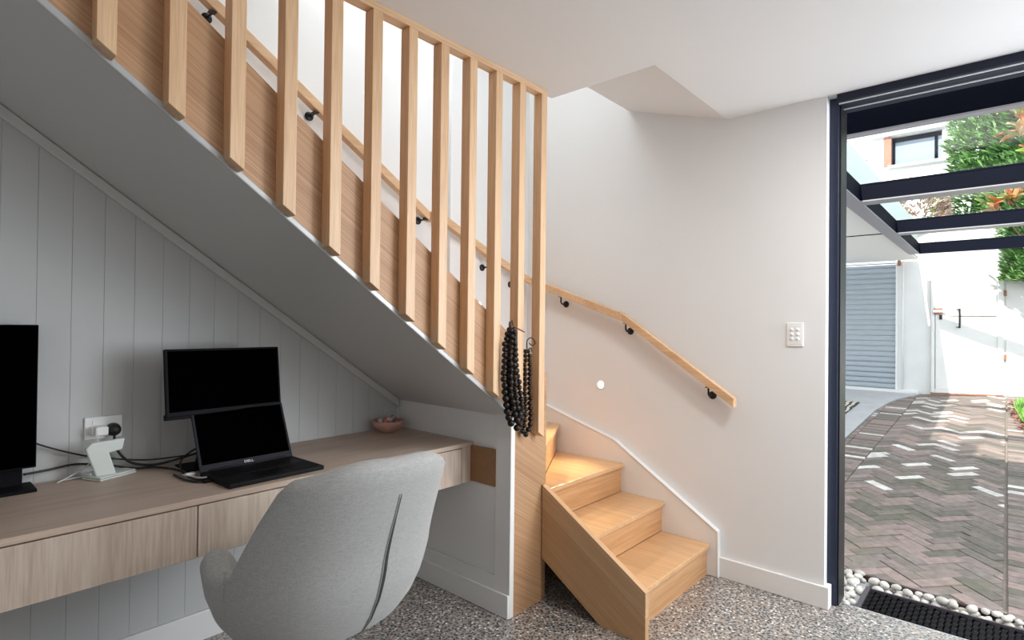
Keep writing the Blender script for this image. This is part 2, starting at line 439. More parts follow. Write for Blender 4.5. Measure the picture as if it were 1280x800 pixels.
bx('wall_rear', (-3.2, -3.3, 0, 3.2, -3.2, 2.6), 'white_wall', kind='structure')
bx('wall_left', (-3.3, -3.2, 0, -3.2, 2.6, 2.6), 'white_wall', kind='structure')
bx('wall_stair_head', (-1.3, YS-.07, CZ+.18, -1.2, 2.5, 3.7), 'white_wall', kind='structure')
bx('roof_over_stair', (-1.3, 1.1, 3.65, 3.2, 2.66, 3.78), 'white_wall', kind='structure')  # unseen closed roof added to keep the sun out of the stair well
bx('wall_stair_void', (2.06, 1.119, 2.601, VX-.002, YS-.071, 3.64), 'white_wall', kind='structure')
# vertical boards under the stair
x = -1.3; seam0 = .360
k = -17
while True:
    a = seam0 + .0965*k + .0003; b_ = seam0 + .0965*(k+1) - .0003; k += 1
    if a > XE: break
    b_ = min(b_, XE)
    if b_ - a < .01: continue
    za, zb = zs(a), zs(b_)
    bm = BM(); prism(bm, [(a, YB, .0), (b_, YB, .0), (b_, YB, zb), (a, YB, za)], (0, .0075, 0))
    obj('board', bm, 'board_shaded_white', wb, bevel=.0007, seg=1)
# soffit of the stair with its edge bead and the moulding along the wall
st_sof = []
def slope_box(bm, x0, x1, y0, y1, dz0, dz1):
    prism(bm, [(x0, y0, zs(x0)+dz0), (x1, y0, zs(x1)+dz0), (x1, y0, zs(x1)+dz1), (x0, y0, zs(x0)+dz1)], (0, y1-y0, 0))

# end wall under the stair, with its recessed panel
bm = BM()
def zy(y): return zs(XE)
prism(bm, [(XE+.013, YS+.002, 0), (XE+.013, YB+.004, 0), (XE+.013, YB+.004, zs(XE)), (XE+.013, YS+.002, zs(XE))], (.013, 0, 0))
we = struct('wall_nook_end', bm, 'white_trim')
bm = BM(); box(bm, XE, YS+.002, 0, XE+.013, 1.765, zs(XE)-.0); obj('stile', bm, 'white_trim', we, bevel=.002)
bm = BM(); box(bm, XE, 1.7655, .0, XE+.013, YB, .165); obj('bottom_rail', bm, 'white_trim', we, bevel=.002)
bm = BM(); box(bm, XE-.003, YS, 0, XE+.026, YS+.009, .915); obj('corner_bead', bm, 'white_trim', we, bevel=.004)
bm = BM(); box(bm, XE-.014, YS+.001, 0, XE-.0, YB-.012, .105); struct('baseboard_nook_end', bm, 'white_trim', bevel=.003)
bm = BM(); box(bm, -3.2, YB-.014, 0, XE-.001, YB-.0005, .12); struct('baseboard_back', bm, 'white_trim', bevel=.003)
bm = BM(); box(bm, XR-.016, .645-.006, 0, XR, 1.137, .105); box(bm, XR-.016, .645-.022, 0, 3.022, .645-.0005, .105)
struct('baseboard_right', bm, 'white_trim', bevel=.003)

# ---------------------------------------------------------------- staircase
sta = thing('staircase', 'oak staircase winding up from the polished floor under white walls, closed treads and risers', 'staircase', (2.5, 1.8, 0))
Z = [.170, .337, .506, .682, .856, 1.030]
XL, XK = 2.1485, 2.946
bm = BM(); slope_box(bm, -1.2, XE+.012, YS+.002, YB-.0005, 0, .02); obj('soffit', bm, 'soffit_shaded_white', sta)
bm = BM(); slope_box(bm, -1.2, XE-.003, YS-.003, YS+.006, -.003, .022); obj('edge_bead', bm, 'bead_metal', sta, bevel=.004)['label'] = 'thin pale bead along the lower edge of the soffit'
bm = BM(); slope_box(bm, -1.2, XE-.001, YB-.018, YB-.001, -.045, -.001); obj('wall_moulding', bm, 'soffit_shaded_white', sta, bevel=.006, seg=3)
T = .024; OH = .018
ny = [1.180, 1.441, 1.704]
def poly_slab(name, pts, z0, z1, mat, bevel=.004):
    bm = BM(); prism(bm, [(p[0], p[1], z0) for p in pts], (0, 0, z1-z0)); return obj(name, bm, mat, sta, bevel=bevel, seg=2)
for i in range(2):
    poly_slab('tread', [(XL, ny[i]), (XK, ny[i]), (XK, ny[i+1]+OH), (XL, ny[i+1]+OH)], Z[i]-T, Z[i], 'oak_tread')
tn = math.tan(math.radians(31))
y4 = 1.704 + (XK-2.152)*tn
P4 = (2.1525, 1.709)
poly_slab('tread', [(XL, ny[2]), (XK, ny[2]), (XK, y4+.02), (2.155, 1.728)], Z[2]-T, Z[2], 'oak_tread')
for i in range(3):
    zb = 0 if i == 0 else Z[i-1]
    bm = BM(); box(bm, XL+.0, ny[i]+OH, zb, XK, ny[i]+OH+.016, Z[i]-T-.0003); obj('riser', bm, 'oak_riser', sta, bevel=.001)
# winders
x5 = 2.152 + (YB-.02-1.709)/math.tan(math.radians(60))
poly_slab('tread', [P4, (XK, y4), (XK, YB-.02), (x5-.02, YB-.02)], Z[3]-T, Z[3], 'oak_tread_w')
poly_slab('tread', [P4, (x5, YB-.02), (2.152-.02, YB-.02), (2.152-.02, 1.709)], Z[4]-T, Z[4], 'oak_tread_w')
def riser(p, q, z0, z1, off):
    p, q = Vector((*p, 0)), Vector((*q, 0)); d = (q-p).normalized(); n = Vector((-d.y, d.x, 0))
    a = p+n*off; b2 = q+n*off
    bm = BM(); prism(bm, [(a.x, a.y, z0), (b2.x, b2.y, z0), (b2.x, b2.y, z1), (a.x, a.y, z1)], n*.016)
    obj('riser', bm, 'oak_riser', sta, bevel=.001)
riser(P4, (XK, y4), Z[2], Z[3]-T-.0003, OH)
riser(P4, (x5, YB-.02), Z[3], Z[4]-T-.0003, OH)
for k in range(9):
    xn = 2.152-.2475*k; zn = 1.030+.170*k
    bm = BM(); box(bm, xn-.2475-OH, YS+.034, zn-T, xn, YB-.02, zn); obj('tread', bm, 'oak_tread', sta, bevel=.004)
    bm = BM(); box(bm, xn-OH-.016, YS+.034, (Z[4] if k == 0 else zn-.17)+.0003, xn-OH, YB-.02, zn-T-.0003); obj('riser', bm, 'oak_riser', sta)
# outer stringer of the bottom steps
bm = BM(); prism(bm, [(2.118, 1.118, .110), (2.118, 1.118, .215), (2.118, YS-.001, .556), (2.118, YS-.001, .451)], (.030, 0, 0))
obj('stringer_band', bm, 'oak_band', sta, bevel=.0012)['label'] = 'lighter upper band of the outer board'
bm = BM(); prism(bm, [(2.1185, 1.118, 0), (2.1185, 1.118, .1095), (2.1185, YS-.001, .4505), (2.1185, YS-.001, .208), (2.1185, 1.335, 0)], (.0295, 0, 0))
# grain follows the slope
so = obj('stringer_board', bm, 'oak_board', sta, bevel=.0015)
so['label'] = 'sloping outer board of the bottom three steps'
# white skirting on the wall side, with a bead along its top
sk = [(1.137, 0), (1.139, .241), (1.715, .600), (1.771, .636), (2.284, .788), (YB-.019, .846)]
bm = BM(); prism(bm, [(XK, y, z) for y, z in sk] + [(XK, YB-.019, 0)], (XR-XK-.0002, 0, 0))
o = obj('skirting', bm, 'white_trim', sta, bevel=.002)
bm = BM()
for (ya, za), (yb2, zb2) in zip(sk[:-1], sk[1:]):
    d = Vector((0, yb2-ya, zb2-za)).normalized(); n = Vector((0, -d.z, d.y))
    a = Vector((XK-.004, ya, za)); b2 = Vector((XK-.004, yb2, zb2))
    if ya == 1.137: n = Vector((0, -1, 0))
    prism(bm, [a-n*.007, b2-n*.007, b2+n*.002, a+n*.002], (XR-XK+.0038, 0, 0))
obj('skirting_bead', bm, 'white_trim', sta, bevel=.003)
bm = BM(); prism(bm, [(XK, YB-.0185, .60), (XK, YB-.0185, .86), (2.25, YB-.0185, 1.15), (2.25, YB-.0185, .80)], (0, -.018, 0)); obj('skirting', bm, 'white_trim', sta)

# ---------------------------------------------------------------- batten screen
scr = thing('batten_screen', 'oak batten balustrade over a solid sloping veneer panel, running up the stair beside the desk', 'balustrade', (2.05, 1.65, 0))
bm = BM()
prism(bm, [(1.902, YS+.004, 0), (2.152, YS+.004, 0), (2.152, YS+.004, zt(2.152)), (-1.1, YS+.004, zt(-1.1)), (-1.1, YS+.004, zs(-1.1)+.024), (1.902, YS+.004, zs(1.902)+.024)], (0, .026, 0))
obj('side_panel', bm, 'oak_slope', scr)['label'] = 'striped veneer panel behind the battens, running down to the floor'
bm = BM(); box(bm, -1.1, 1.624, CZ-.026, 2.071, YS, CZ-.0003)
obj('top_rail', bm, 'oak_x', scr, bevel=.001)
bat = []
for k in range(-7, 12):
    xa = .334 + .1542*k; xb = xa+.041
    zb = lambda q: .948 + S*(1.852-q)
    bm = BM(); prism(bm, [(xa, 1.624, zb(xa)), (xb, 1.624, zb(xb)), (xb, 1.624, CZ-.0265), (xa, 1.624, CZ-.0265)], (0, YS+.0035-1.624, 0))
    if zb(xa) < CZ-.1: obj('batten', bm, 'oak_v', scr, bevel=.0012, seg=1)

# ---------------------------------------------------------------- handrail
hr = thing('handrail', 'oak handrail on black brackets, turning the corner and descending the white wall', 'handrail', (XR, 1.7, 0))
bm = BM(); sweep(bm, [(-.6, 2.446, 2.608+.605*1.52), (.92, 2.446, 2.604), (2.05, 2.446, 1.920)], .042, .052); obj('rail', bm, 'oak_x', hr, bevel=.003)
bm = BM(); sweep(bm, [(2.05, 2.447, 1.920), (2.068, 2.412, 1.936), (2.105, 2.412, 1.926), (2.50, 2.412, 1.756), (2.916, 2.412, 1.614), (2.916, 2.30, 1.580), (2.916, 1.698, 1.373)], .042, .048); obj('rail', bm, 'oak_x', hr, bevel=.003)
bm = BM(); sweep(bm, [(2.916, 1.698, 1.373), (2.916, 1.045, .934)], .042, .048); obj('rail', bm, 'oak_y', hr, bevel=.003)
def bracket(wall, tip, n):
    wall = Vector(wall); tip = Vector(tip); n = Vector(n)
    e = bpy.data.objects.new('bracket', None)
    bm = BM(); M = n.to_track_quat('Z', 'Y').to_matrix().to_4x4()
    lathe(bm, [(0, 0), (.021, 0), (.022, .004), (.019, .010), (.010, .013), (0, .014)], wall, 20, M)
    mid = Vector((tip.x, tip.y, wall.z))
    tube(bm, [wall+n*.01, wall+(mid-wall)*.8, mid+Vector((0, 0, .012)), tip], .0055, 8)
    box(bm, tip.x-.014, tip.y-.014, tip.z-.004, tip.x+.014, tip.y+.014, tip.z)
    obj('bracket', bm, 'black_metal', hr, smooth=False, bevel=.0008, seg=1)
for xb_, zz in ((.42, 2.875), (.889, 2.590), (1.351, 2.312)):
    bracket((xb_, YB, zz-.005), (xb_, 2.446, zz-.0), (0, -1, 0))
bracket((2.018, YB, 1.905), (2.018, 2.446, 1.905), (0, -1, 0))
for xb_, zr in ((2.522, 1.745), (2.790, 1.655)):
    bracket((xb_, YB-.018, zr-.065), (xb_, 2.425, zr-.024), (0, -1, 0))
for yb_, zr in ((2.158, 1.531), (1.683, 1.363), (1.184, 1.027)):
    bracket((XR, yb_, zr-.072), (2.916, yb_, zr-.024), (-1, 0, 0))

# ---------------------------------------------------------------- step light, switch
sl = thing('step_light', 'small round glowing step light set in the white stair wall', 'light', (XR, 1.889, .955))
MX = Vector((-1, 0, 0)).to_track_quat('Z', 'Y').to_matrix().to_4x4()
bm = BM(); lathe(bm, [(.021, 0), (.029, 0), (.029, .002), (.0215, .004)], (XR, 1.889, .955), 28, MX); obj('trim_ring', bm, 'white_plastic', sl, smooth=True)
bm = BM(); lathe(bm, [(0, .003), (.014, .003), (.0212, .0022)], (XR, 1.889, .955), 24, MX); obj('lens', bm, 'lamp_glow', sl)['label'] = 'glowing lens'
light('step_light_beam', 'AREA', (XR-.03, 1.889, .950), (2.50, 1.93, .50), .9, (1, .78, .45), .03, .03, spread=70)
light('assumed_step_light_beam', 'AREA', (2.50, YB-.035, 1.42), (2.36, 1.95, .55), 1.3, (1, .76, .42), .03, .03, spread=60)  # assumed step light, inferred from the warm glow on the treads
u = thing('step_light', 'assumed step light on the back wall above the winder treads', 'light', (2.5, YB-.018, 1.44))
MY = Vector((0, -1, 0)).to_track_quat('Z', 'Y').to_matrix().to_4x4()
bm = BM(); lathe(bm, [(.021, 0), (.029, 0), (.029, .002), (.0215, .004)], (2.5, YB-.018, 1.44), 28, MY); obj('trim_ring', bm, 'white_plastic', u)
bm = BM(); lathe(bm, [(0, .003), (.014, .003), (.0212, .0022)], (2.5, YB-.018, 1.44), 24, MY); obj('lens', bm, 'lamp_glow', u)

sw = thing('light_switch', 'white light switch plate with six round buttons on the white wall', 'switch', (XR, .778, 1.288))
bx('plate', (XR-.008, .740, 1.230, XR, .816, 1.346), 'white_plastic', sw, bevel=.003)
bx('face', (XR-.0095, .748, 1.240, XR-.008, .808, 1.336), 'white_plastic', sw, bevel=.0006, seg=1)
for iy in (-1, 1):
    for iz in (-1, 0, 1):
        bm = BM(); lathe(bm, [(.0085, 0), (.0085, .002), (.007, .0045), (0, .005)], (XR-.0095, .778+iy*.0135, 1.290+iz*.0225), 18, MX); obj('button', bm, 'white_plastic', sw, smooth=True)

# ---------------------------------------------------------------- desk
YD = 1.925
dk = thing('desk', 'long built-in timber-look desk with drawers, under the stair against the boarded wall', 'desk', (.9, 2.2, 0))
bx('desk_top', (-1.2, YD, .737, XE+.0125, YB-.002, .757), 'desk_x', dk, bevel=.0012, seg=1)
bx('drawer_box', (-1.2, YD+.022, .568, XE+.012, YB-.004, .7355), 'desk_z', dk)
for a, b_ in ((-1.18, -.505), (-.502, .681), (.685, 1.833)):
    dr = bx('drawer', (a, YD+.004, .567, b_, YD+.0215, .732), 'desk_z', dk, bevel=.001, seg=1)
bx('end_stile', (1.836, YD+.004, .567, XE+.010, YD+.0215, .7355), 'desk_z', dk, bevel=.001, seg=1)
f_ = bx('side_filler', (XE-.004, 1.766, .573, XE+.0125, YD+.003, .742), 'desk_filler', dk, bevel=.0008, seg=1)
f_['label'] = 'plain brown board closing the right end of the desk'

# ---------------------------------------------------------------- monitor at the left edge
mo = thing('monitor', 'large black monitor on a flat foot at the left end of the desk', 'monitor', (.15, 2.42, .757))
bx('base', (-.02, 2.375, .7573, .352, 2.495, .768), 'dark_plastic', mo, bevel=.002)
bx('neck', (-.20, 2.455, .768, .325, 2.475, 1.02), 'dark_plastic', mo, bevel=.003)
bx('housing', (-.26, 2.405, .832, .353, 2.440, 1.303), 'dark_plastic', mo, bevel=.003)
bx('screen', (-.255, 2.4035, .838, .350, 2.4048, 1.300), 'screen_black', mo)

# ---------------------------------------------------------------- laptop
lt = thing('laptop', 'open black laptop with keyboard and trackpad standing on the desk', 'laptop', (.96, 2.07, .757))
th = .0361
ML = Matrix.Translation((.786, 1.951, 0)) @ Matrix.Rotation(th, 4, 'Z')
W_, D_ = .357, .235
bm = BM(); box(bm, 0, 0, .7575, W_, D_, .774, ML); obj('base', bm, 'laptop_deck', lt, bevel=.004)
bm = BM()
for r in range(5):
    n = 15; wk = (W_-.05)/n
    for c in range(n):
        if r == 0 and 3 < c < 10:
            if c == 4: box(bm, .025+wk*4, .105, .7742, .025+wk*10-.002, .105+.016, .7756, ML)
            continue
        box(bm, .025+wk*c, .105+r*.0195, .7742, .025+wk*(c+1)-.002, .105+r*.0195+.0165, .7756, ML)
obj('keyboard', bm, 'key_black', lt)
bm = BM(); box(bm, .125, .018, .774, .235, .090, .7745, ML); obj('trackpad', bm, 'key_black', lt)
bm = BM(); box(bm, .255, .03, .774, .262, .037, .7744, ML)
tl = 1.15
MS = ML @ Matrix.Translation((0, D_-.004, .772)) @ Matrix.Rotation(tl, 4, 'X')   # local x right, y up the lid, z towards viewer
bm.free()
bm = BM(); box(bm, 0, 0, -.008, W_, .232, 0, MS); obj('lid', bm, 'laptop_lid', lt, bevel=.003)
bm = BM(); box(bm, .010, .026, .0002, W_-.010, .224, .0012, MS); obj('screen', bm, 'screen_black', lt)
bm = BM(); tube(bm, [ML @ Vector((.03, D_-.002, .774)), ML @ Vector((W_-.03, D_-.002, .774))], .006, 8); obj('hinge', bm, 'laptop_lid', lt, smooth=True)
def text(body, name, size, M, mat, parent, depth=.0004):
    c = bpy.data.curves.new(name, 'FONT'); c.body = body; c.size = size; c.align_x = 'CENTER'; c.align_y = 'CENTER'; c.extrude = depth
    t = bpy.data.objects.new(name, c); COL.objects.link(t); bpy.context.view_layer.update()
    me = bpy.data.meshes.new_from_object(t.evaluated_get(bpy.context.evaluated_depsgraph_get()))
    bpy.data.objects.remove(t); me.transform(M)
    if parent is not None: me.transform(Matrix.Translation(-Vector(parent['_w'])))
    o = bpy.data.objects.new(name, me); COL.objects.link(o); me.materials.clear(); me.materials.append(MATS[mat]); o['_w'] = [0, 0, 0]
    if parent is not None: o.parent = parent
    return o
text('DELL', 'logo', .013, MS @ Matrix.Translation((W_/2, .013, .0010)) @ Matrix.Diagonal((1.25, 1, 1, 1)), 'white_print', lt)['label'] = 'white maker lettering under the screen'
text('DELL', 'logo', .008, MS @ Matrix.Translation((W_/2-.1, .22, -.02)), 'white_print', lt) if False else None

# second screen above the laptop
pm = thing('portable_monitor', 'slim black wide screen propped above and behind the open laptop', 'monitor', (.9, 2.27, .757))
MP = Matrix.Translation((.690, 2.262, .9705)) @ Matrix.Rotation(.0576, 4, 'Z') @ Matrix.Rotation(1.4425, 4, 'X')
PW, PH = .4395, .2487
bm = BM(); box(bm, 0, 0, -.014, PW, PH, 0, MP); obj('housing', bm, 'dark_plastic', pm, bevel=.004)
bm = BM(); box(bm, .011, .018, .0002, PW-.009, PH-.008, .0012, MP); obj('screen', bm, 'screen_black', pm)
bm = BM(); box(bm, .0, -.010, -.028, .16, .012, -.006, MP); obj('hinge_bar', bm, 'dark_plastic', pm, bevel=.004)
bm = BM(); prism(bm, [(.80, 2.300, .7575), (1.06, 2.315, .7575), (1.04, 2.325, .985), (.84, 2.313, .985)], (0, .010, 0)); obj('stand', bm, 'dark_plastic', pm, bevel=.002)
bx('foot', (.770, 2.28, .7575, 1.07, 2.42, .764), 'dark_plastic', pm, bevel=.002)

# ---------------------------------------------------------------- outlet, plugs, charger, cables
ou = thing('power_outlet', 'white double power outlet on the boarded wall above the desk', 'outlet', (.557, YB, .925))
bx('plate', (.499, YB-.009, .884, .615, YB-.0003, .966), 'white_plastic', ou, bevel=.003)
for xx in (.530, .585):
    bx('rocker_switch', (xx-.008, YB-.012, .938, xx+.008, YB-.009, .954), 'white_plastic', ou, bevel=.001)
pl = thing('plug_adapter', 'white plug adapter in the left socket above the desk', 'plug', (.545, YB-.02, .918))
bx('body', (.522, YB-.058, .902, .562, YB-.0095, .935), 'white_plastic', pl, bevel=.006)
bx('collar', (.514, YB-.040, .905, .524, YB-.012, .932), 'white_plastic', pl, bevel=.003)
bp_ = thing('power_plug', 'round black plug in the right socket, its cord hanging to the desk', 'plug', (.584, YB-.02, .916))
bm = BM(); lathe(bm, [(0, 0), (.023, 0), (.024, .008), (.021, .030), (.016, .040), (0, .043)], (.584, YB-.0095, .916), 24, MY); obj('body', bm, 'cable_black', bp_, smooth=True)
def smoothpts(P, n=8):
    P = [Vector(p) for p in P]; out = []
    for i in range(len(P)-1):
        a = P[max(i-1, 0)]; b = P[i]; c = P[i+1]; d = P[min(i+2, len(P)-1)]
        for j in range(n):
            t = j/n
            out.append(.5*((2*b)+(c-a)*t+(2*a-5*b+4*c-d)*t*t+(3*b-a-3*c+d)*t**3))
    out.append(P[-1]); return out
bm = BM(); tube(bm, smoothpts([(.584, YB-.035, .90), (.586, 2.470, .865), (.602, 2.470, .825), (.640, 2.470, .785), (.70, 2.46, .768), (.76, 2.44, .775), (.90, 2.40, .81)]), .0045, 8)
obj('cord', bm, 'cable_black', bp_, smooth=True)

ch = thing('wireless_charger', 'white T-shaped wireless charging stand on a flat pad, on the desk below the outlet', 'charger', (.565, 2.42, .757))
MC = Matrix.Translation((.520, 2.362, .7575)) @ Matrix.Rotation(math.radians(24), 4, 'Z')
bm = BM(); box(bm, 0, 0, 0, .135, .092, .007, MC); obj('pad', bm, 'charger_white', ch, bevel=.004, seg=3)
bm = BM(); box(bm, .0, .002, .0078, .133, .090, .0145, MC); obj('pad', bm, 'charger_white', ch, bevel=.005, seg=3)
bm = BM(); box(bm, .002, .052, .0145, .05, .086, .024, MC); obj('socket_block', bm, 'charger_white', ch, bevel=.004)
bm = BM(); prism(bm, [(.516, 2.396, .768), (.576, 2.396, .768), (.553, 2.396, .848), (.592, 2.396, .855), (.600, 2.396, .895), (.500, 2.396, .889), (.483, 2.396, .870)], (-.002, .014, 0)); obj('stand', bm, 'charger_white', ch, bevel=.005, seg=3)

def cable(pts, r, mat, label, name='cable'):
    bm = BM(); tube(bm, smoothpts(pts), r, 8); return tag(obj(name, bm, mat, smooth=True), label, 'cable')
cable([(.33, 2.450, .93), (.36, 2.470, .900), (.43, 2.485, .862), (.50, 2.487, .832), (.57, 2.480, .812), (.66, 2.472, .792), (.73, 2.44, .790), (.90, 2.38, .800)], .0032, 'cable_black', 'thin black cable leaving the left monitor highest and sagging along the wall')
cable([(.33, 2.470, .800), (.40, 2.488, .800), (.47, 2.488, .806), (.56, 2.48, .790), (.64, 2.462, .766), (.70, 2.44, .763), (.745, 2.36, .762), (.760, 2.25, .762)], .0038, 'cable_black', 'black cable leaving the left monitor lowest and lying on the desk to the laptop')
cable([(.87, 2.40, .835), (.77, 2.34, .800), (.745, 2.26, .768), (.748, 2.16, .762), (.772, 2.12, .763), (.80, 2.118, .765)], .0034, 'cable_black', 'short black cable looping down beside the hinge of the laptop')
cable([(.72, 2.27, .762), (.722, 2.17, .762), (.742, 2.115, .762), (.775, 2.098, .763), (.798, 2.10, .765)], .0036, 'cable_black', 'outermost black loop of cable beside the laptop')
cable([(.735, 2.23, .766), (.76, 2.155, .765), (.782, 2.125, .768)], .003, 'cable_white', 'short white cable among the black loops by the laptop')
cable([(.524, YB-.050, .905), (.530, YB-.055, .880), (.530, 2.46, .84), (.50, 2.46, .80), (.455, 2.455, .775), (.415, 2.44, .761), (.43, 2.46, .761), (.50, 2.455, .766), (.515, 2.44, .766)], .0024, 'cable_white', 'thin white cable from the plug adapter looping behind the charging stand')
hb = thing('usb_hub', 'small dark adapter hub lying at the left side of the laptop', 'adapter', (.80, 2.10, .757))
bm = BM(); box(bm, .755, 2.085, .7575, .812, 2.115, .768); obj('body', bm, 'dark_plastic', hb, bevel=.003)
bm = BM(); box(bm, .792, 2.070, .7575, .806, 2.083, .764); obj('connector', bm, 'white_plastic', hb, bevel=.001)
hb = thing('cable_connector', 'pale cable connector in the tangle left of the laptop', 'adapter', (.745, 2.23, .757))
bm = BM(); box(bm, .742, 2.215, .7575, .775, 2.235, .770); obj('body', bm, 'white_plastic', hb, bevel=.003)

# ---------------------------------------------------------------- bowl of wrapped sweets
bc = (1.765, 2.415, .757)
bo = thing('bowl', 'small ribbed pink bowl at the far right corner of the desk', 'bowl', bc)
bm = BM()
prof = [(.0, .0005), (.035, .0005), (.038, .004), (.058, .016), (.076, .040), (.082, .060), (.078, .061), (.070, .036), (.052, .018), (.0, .010)]
n = 48; rings = []
for r, z in prof:
    if r == 0: rings.append([bm.verts.new((bc[0], bc[1], bc[2]+z))]); continue
    ring = []
    for k in range(n):
        a = 2*PI*k/n; rr = r*(1+.03*math.cos(a*16)*(z > .01)); zz = z + (.0025*math.cos(a*16) if z > .045 else 0)
        ring.append(bm.verts.new((bc[0]+rr*math.cos(a), bc[1]+rr*math.sin(a), bc[2]+zz)))
    rings.append(ring)
for a, b in zip(rings, rings[1:]):
    for k in range(n):
        k2 = (k+1) % n
        if len(a) == 1: bm.faces.new((a[0], b[k], b[k2]))
        elif len(b) == 1: bm.faces.new((a[k], b[0], a[k2]))
        else: bm.faces.new((a[k], b[k], b[k2], a[k2]))
obj('dish', bm, 'bowl_pink', bo, smooth=True)
def sweet(loc, rot, mat, L_, label):
    M = Matrix.Translation(loc) @ Matrix.Rotation(rot[0], 4, 'Z') @ Matrix.Rotation(rot[1], 4, 'Y')
    bm = BM(); lathe(bm, [(0, -L_), (.010, -L_), (.003, -L_*.62), (.011, -L_*.45), (.013, 0), (.011, L_*.45), (.003, L_*.62), (.010, L_), (0, L_)], (0, 0, 0), 10)
    for v in bm.verts: v.co = M @ Matrix.Rotation(PI/2, 4, 'Y') @ v.co
    tag(obj('wrapped_sweet', bm, mat, smooth=True), label, 'sweet')
sweet((1.738, 2.385, .812), (.5, .1), 'wrap_orange', .032, 'orange wrapped sweet at the left front of the pink bowl')
sweet((1.795, 2.430, .822), (.7, -.15), 'wrap_orange', .030, 'orange wrapped sweet sticking up at the right rim of the pink bowl')
sweet((1.765, 2.400, .821), (.35, -.15), 'wrap_white', .036, 'white wrapped sweet lying across the middle of the pink bowl')
sweet((1.725, 2.425, .815), (1.0, 0), 'wrap_white', .030, 'white wrapped sweet at the back left of the pink bowl')
sweet((1.770, 2.440, .798), (-.3, .1), 'wrap_green', .036, 'dark green wrapped sweet low in the pink bowl')
sweet((1.792, 2.395, .797), (.2, -.1), 'wrap_green', .026, 'dark green wrapped sweet at the right front of the pink bowl')

# ---------------------------------------------------------------- bead necklaces on the battens
bead_me = {}
def necklace(name, label, loc, strands, ribbon):
    t = thing(name, label, 'necklace', loc)
    rnd = random.Random(3)
    for pts, y, r0, r1 in strands:
        P = smoothpts([(a, y, b) for a, b in pts], 12)
        d = 0; tot = sum((P[i+1]-P[i]).length for i in range(len(P)-1)); pos = 0; nxt = 0
        bm = BM(); tube(bm, P[::3]+[P[-1]], .0018, 5); obj('string', bm, 'ribbon_brown', t)
        for i in range(len(P)-1):
            seg = (P[i+1]-P[i]).length
            while nxt <= pos+seg:
                f = (nxt-pos)/seg; c = P[i].lerp(P[i+1], f); r = r0+(r1-r0)*(nxt/tot)
                key = round(r, 4)
                if key not in bead_me:
                    b2 = BM(); bmesh.ops.create_icosphere(b2, subdivisions=2, radius=r)
                    me = bpy.data.meshes.new('bead'); b2.to_mesh(me); b2.free()
                    for p in me.polygons: p.use_smooth = True
                    me.materials.append(MATS['bead_black']); bead_me[key] = me
                o = bpy.data.objects.new('bead', bead_me[key]); COL.objects.link(o); o.parent = t; o['_w'] = [0, 0, 0]
                o.location = c + Vector((rnd.uniform(-.002, .002), rnd.uniform(-.003, .003), 0)) - Vector(loc)
                nxt += r*1.93
            pos += seg
    for pts in ribbon:
        bm = BM(); tube(bm, smoothpts(pts), [.003]*(8*(len(pts)-1))+[.001], 5); obj('ribbon', bm, 'ribbon_brown', t, smooth=True)
A = [(1.800, 1.300), (1.775, 1.245), (1.768, 1.103), (1.780, 1.0), (1.801, .929), (1.828, .884)]
B = [(1.816, 1.300), (1.827, 1.238), (1.845, 1.115), (1.863, 1.027), (1.877, .938), (1.866, .882), (1.832, .872)]
C = [(1.794, 1.295), (1.791, 1.204), (1.793, 1.068), (1.812, .963), (1.842, .905)]
D = [(1.808, 1.290), (1.810, 1.180), (1.815, 1.060), (1.832, .975), (1.856, .915)]
E_ = [(1.806, 1.270), (1.800, 1.15), (1.800, 1.03), (1.816, .95)]
necklace('bead_necklace', 'thick bundle of dark seed-bead strands hanging in front of the batten', (1.81, 1.60, 1.31),
         [(A, 1.606, .0115, .0165), (B, 1.597, .011, .0155), (C, 1.590, .0115, .0165), (D, 1.585, .0115, .0160), (E_, 1.613, .011, .016)],
         [[(1.806, 1.60, 1.30), (1.800, 1.598, 1.325), (1.808, 1.598, 1.338), (1.818, 1.60, 1.315)], [(1.815, 1.595, 1.312), (1.85, 1.59, 1.300), (1.880, 1.585, 1.288)],
          [(1.80, 1.60, 1.30), (1.786, 1.595, 1.32), (1.790, 1.595, 1.335)]])
A2 = [(1.964, 1.20), (1.960, 1.087), (1.964, .941), (1.962, .87), (1.948, .832)]
B2 = [(1.975, 1.20), (1.985, 1.087), (1.990, .94), (1.990, .867), (1.966, .822), (1.944, .828)]
necklace('bead_necklace', 'thin double strand of dark seed beads hanging beside the last batten gap', (1.97, 1.645, 1.23),
         [(A2, 1.650, .0105, .0135), (B2, 1.642, .0105, .0135)],
         [[(1.966, 1.645, 1.21), (1.962, 1.64, 1.25), (1.985, 1.635, 1.262), (2.012, 1.635, 1.240), (2.0, 1.64, 1.226), (1.975, 1.64, 1.238)], [(1.968, 1.645, 1.20), (1.985, 1.64, 1.215), (1.998, 1.64, 1.196)]])

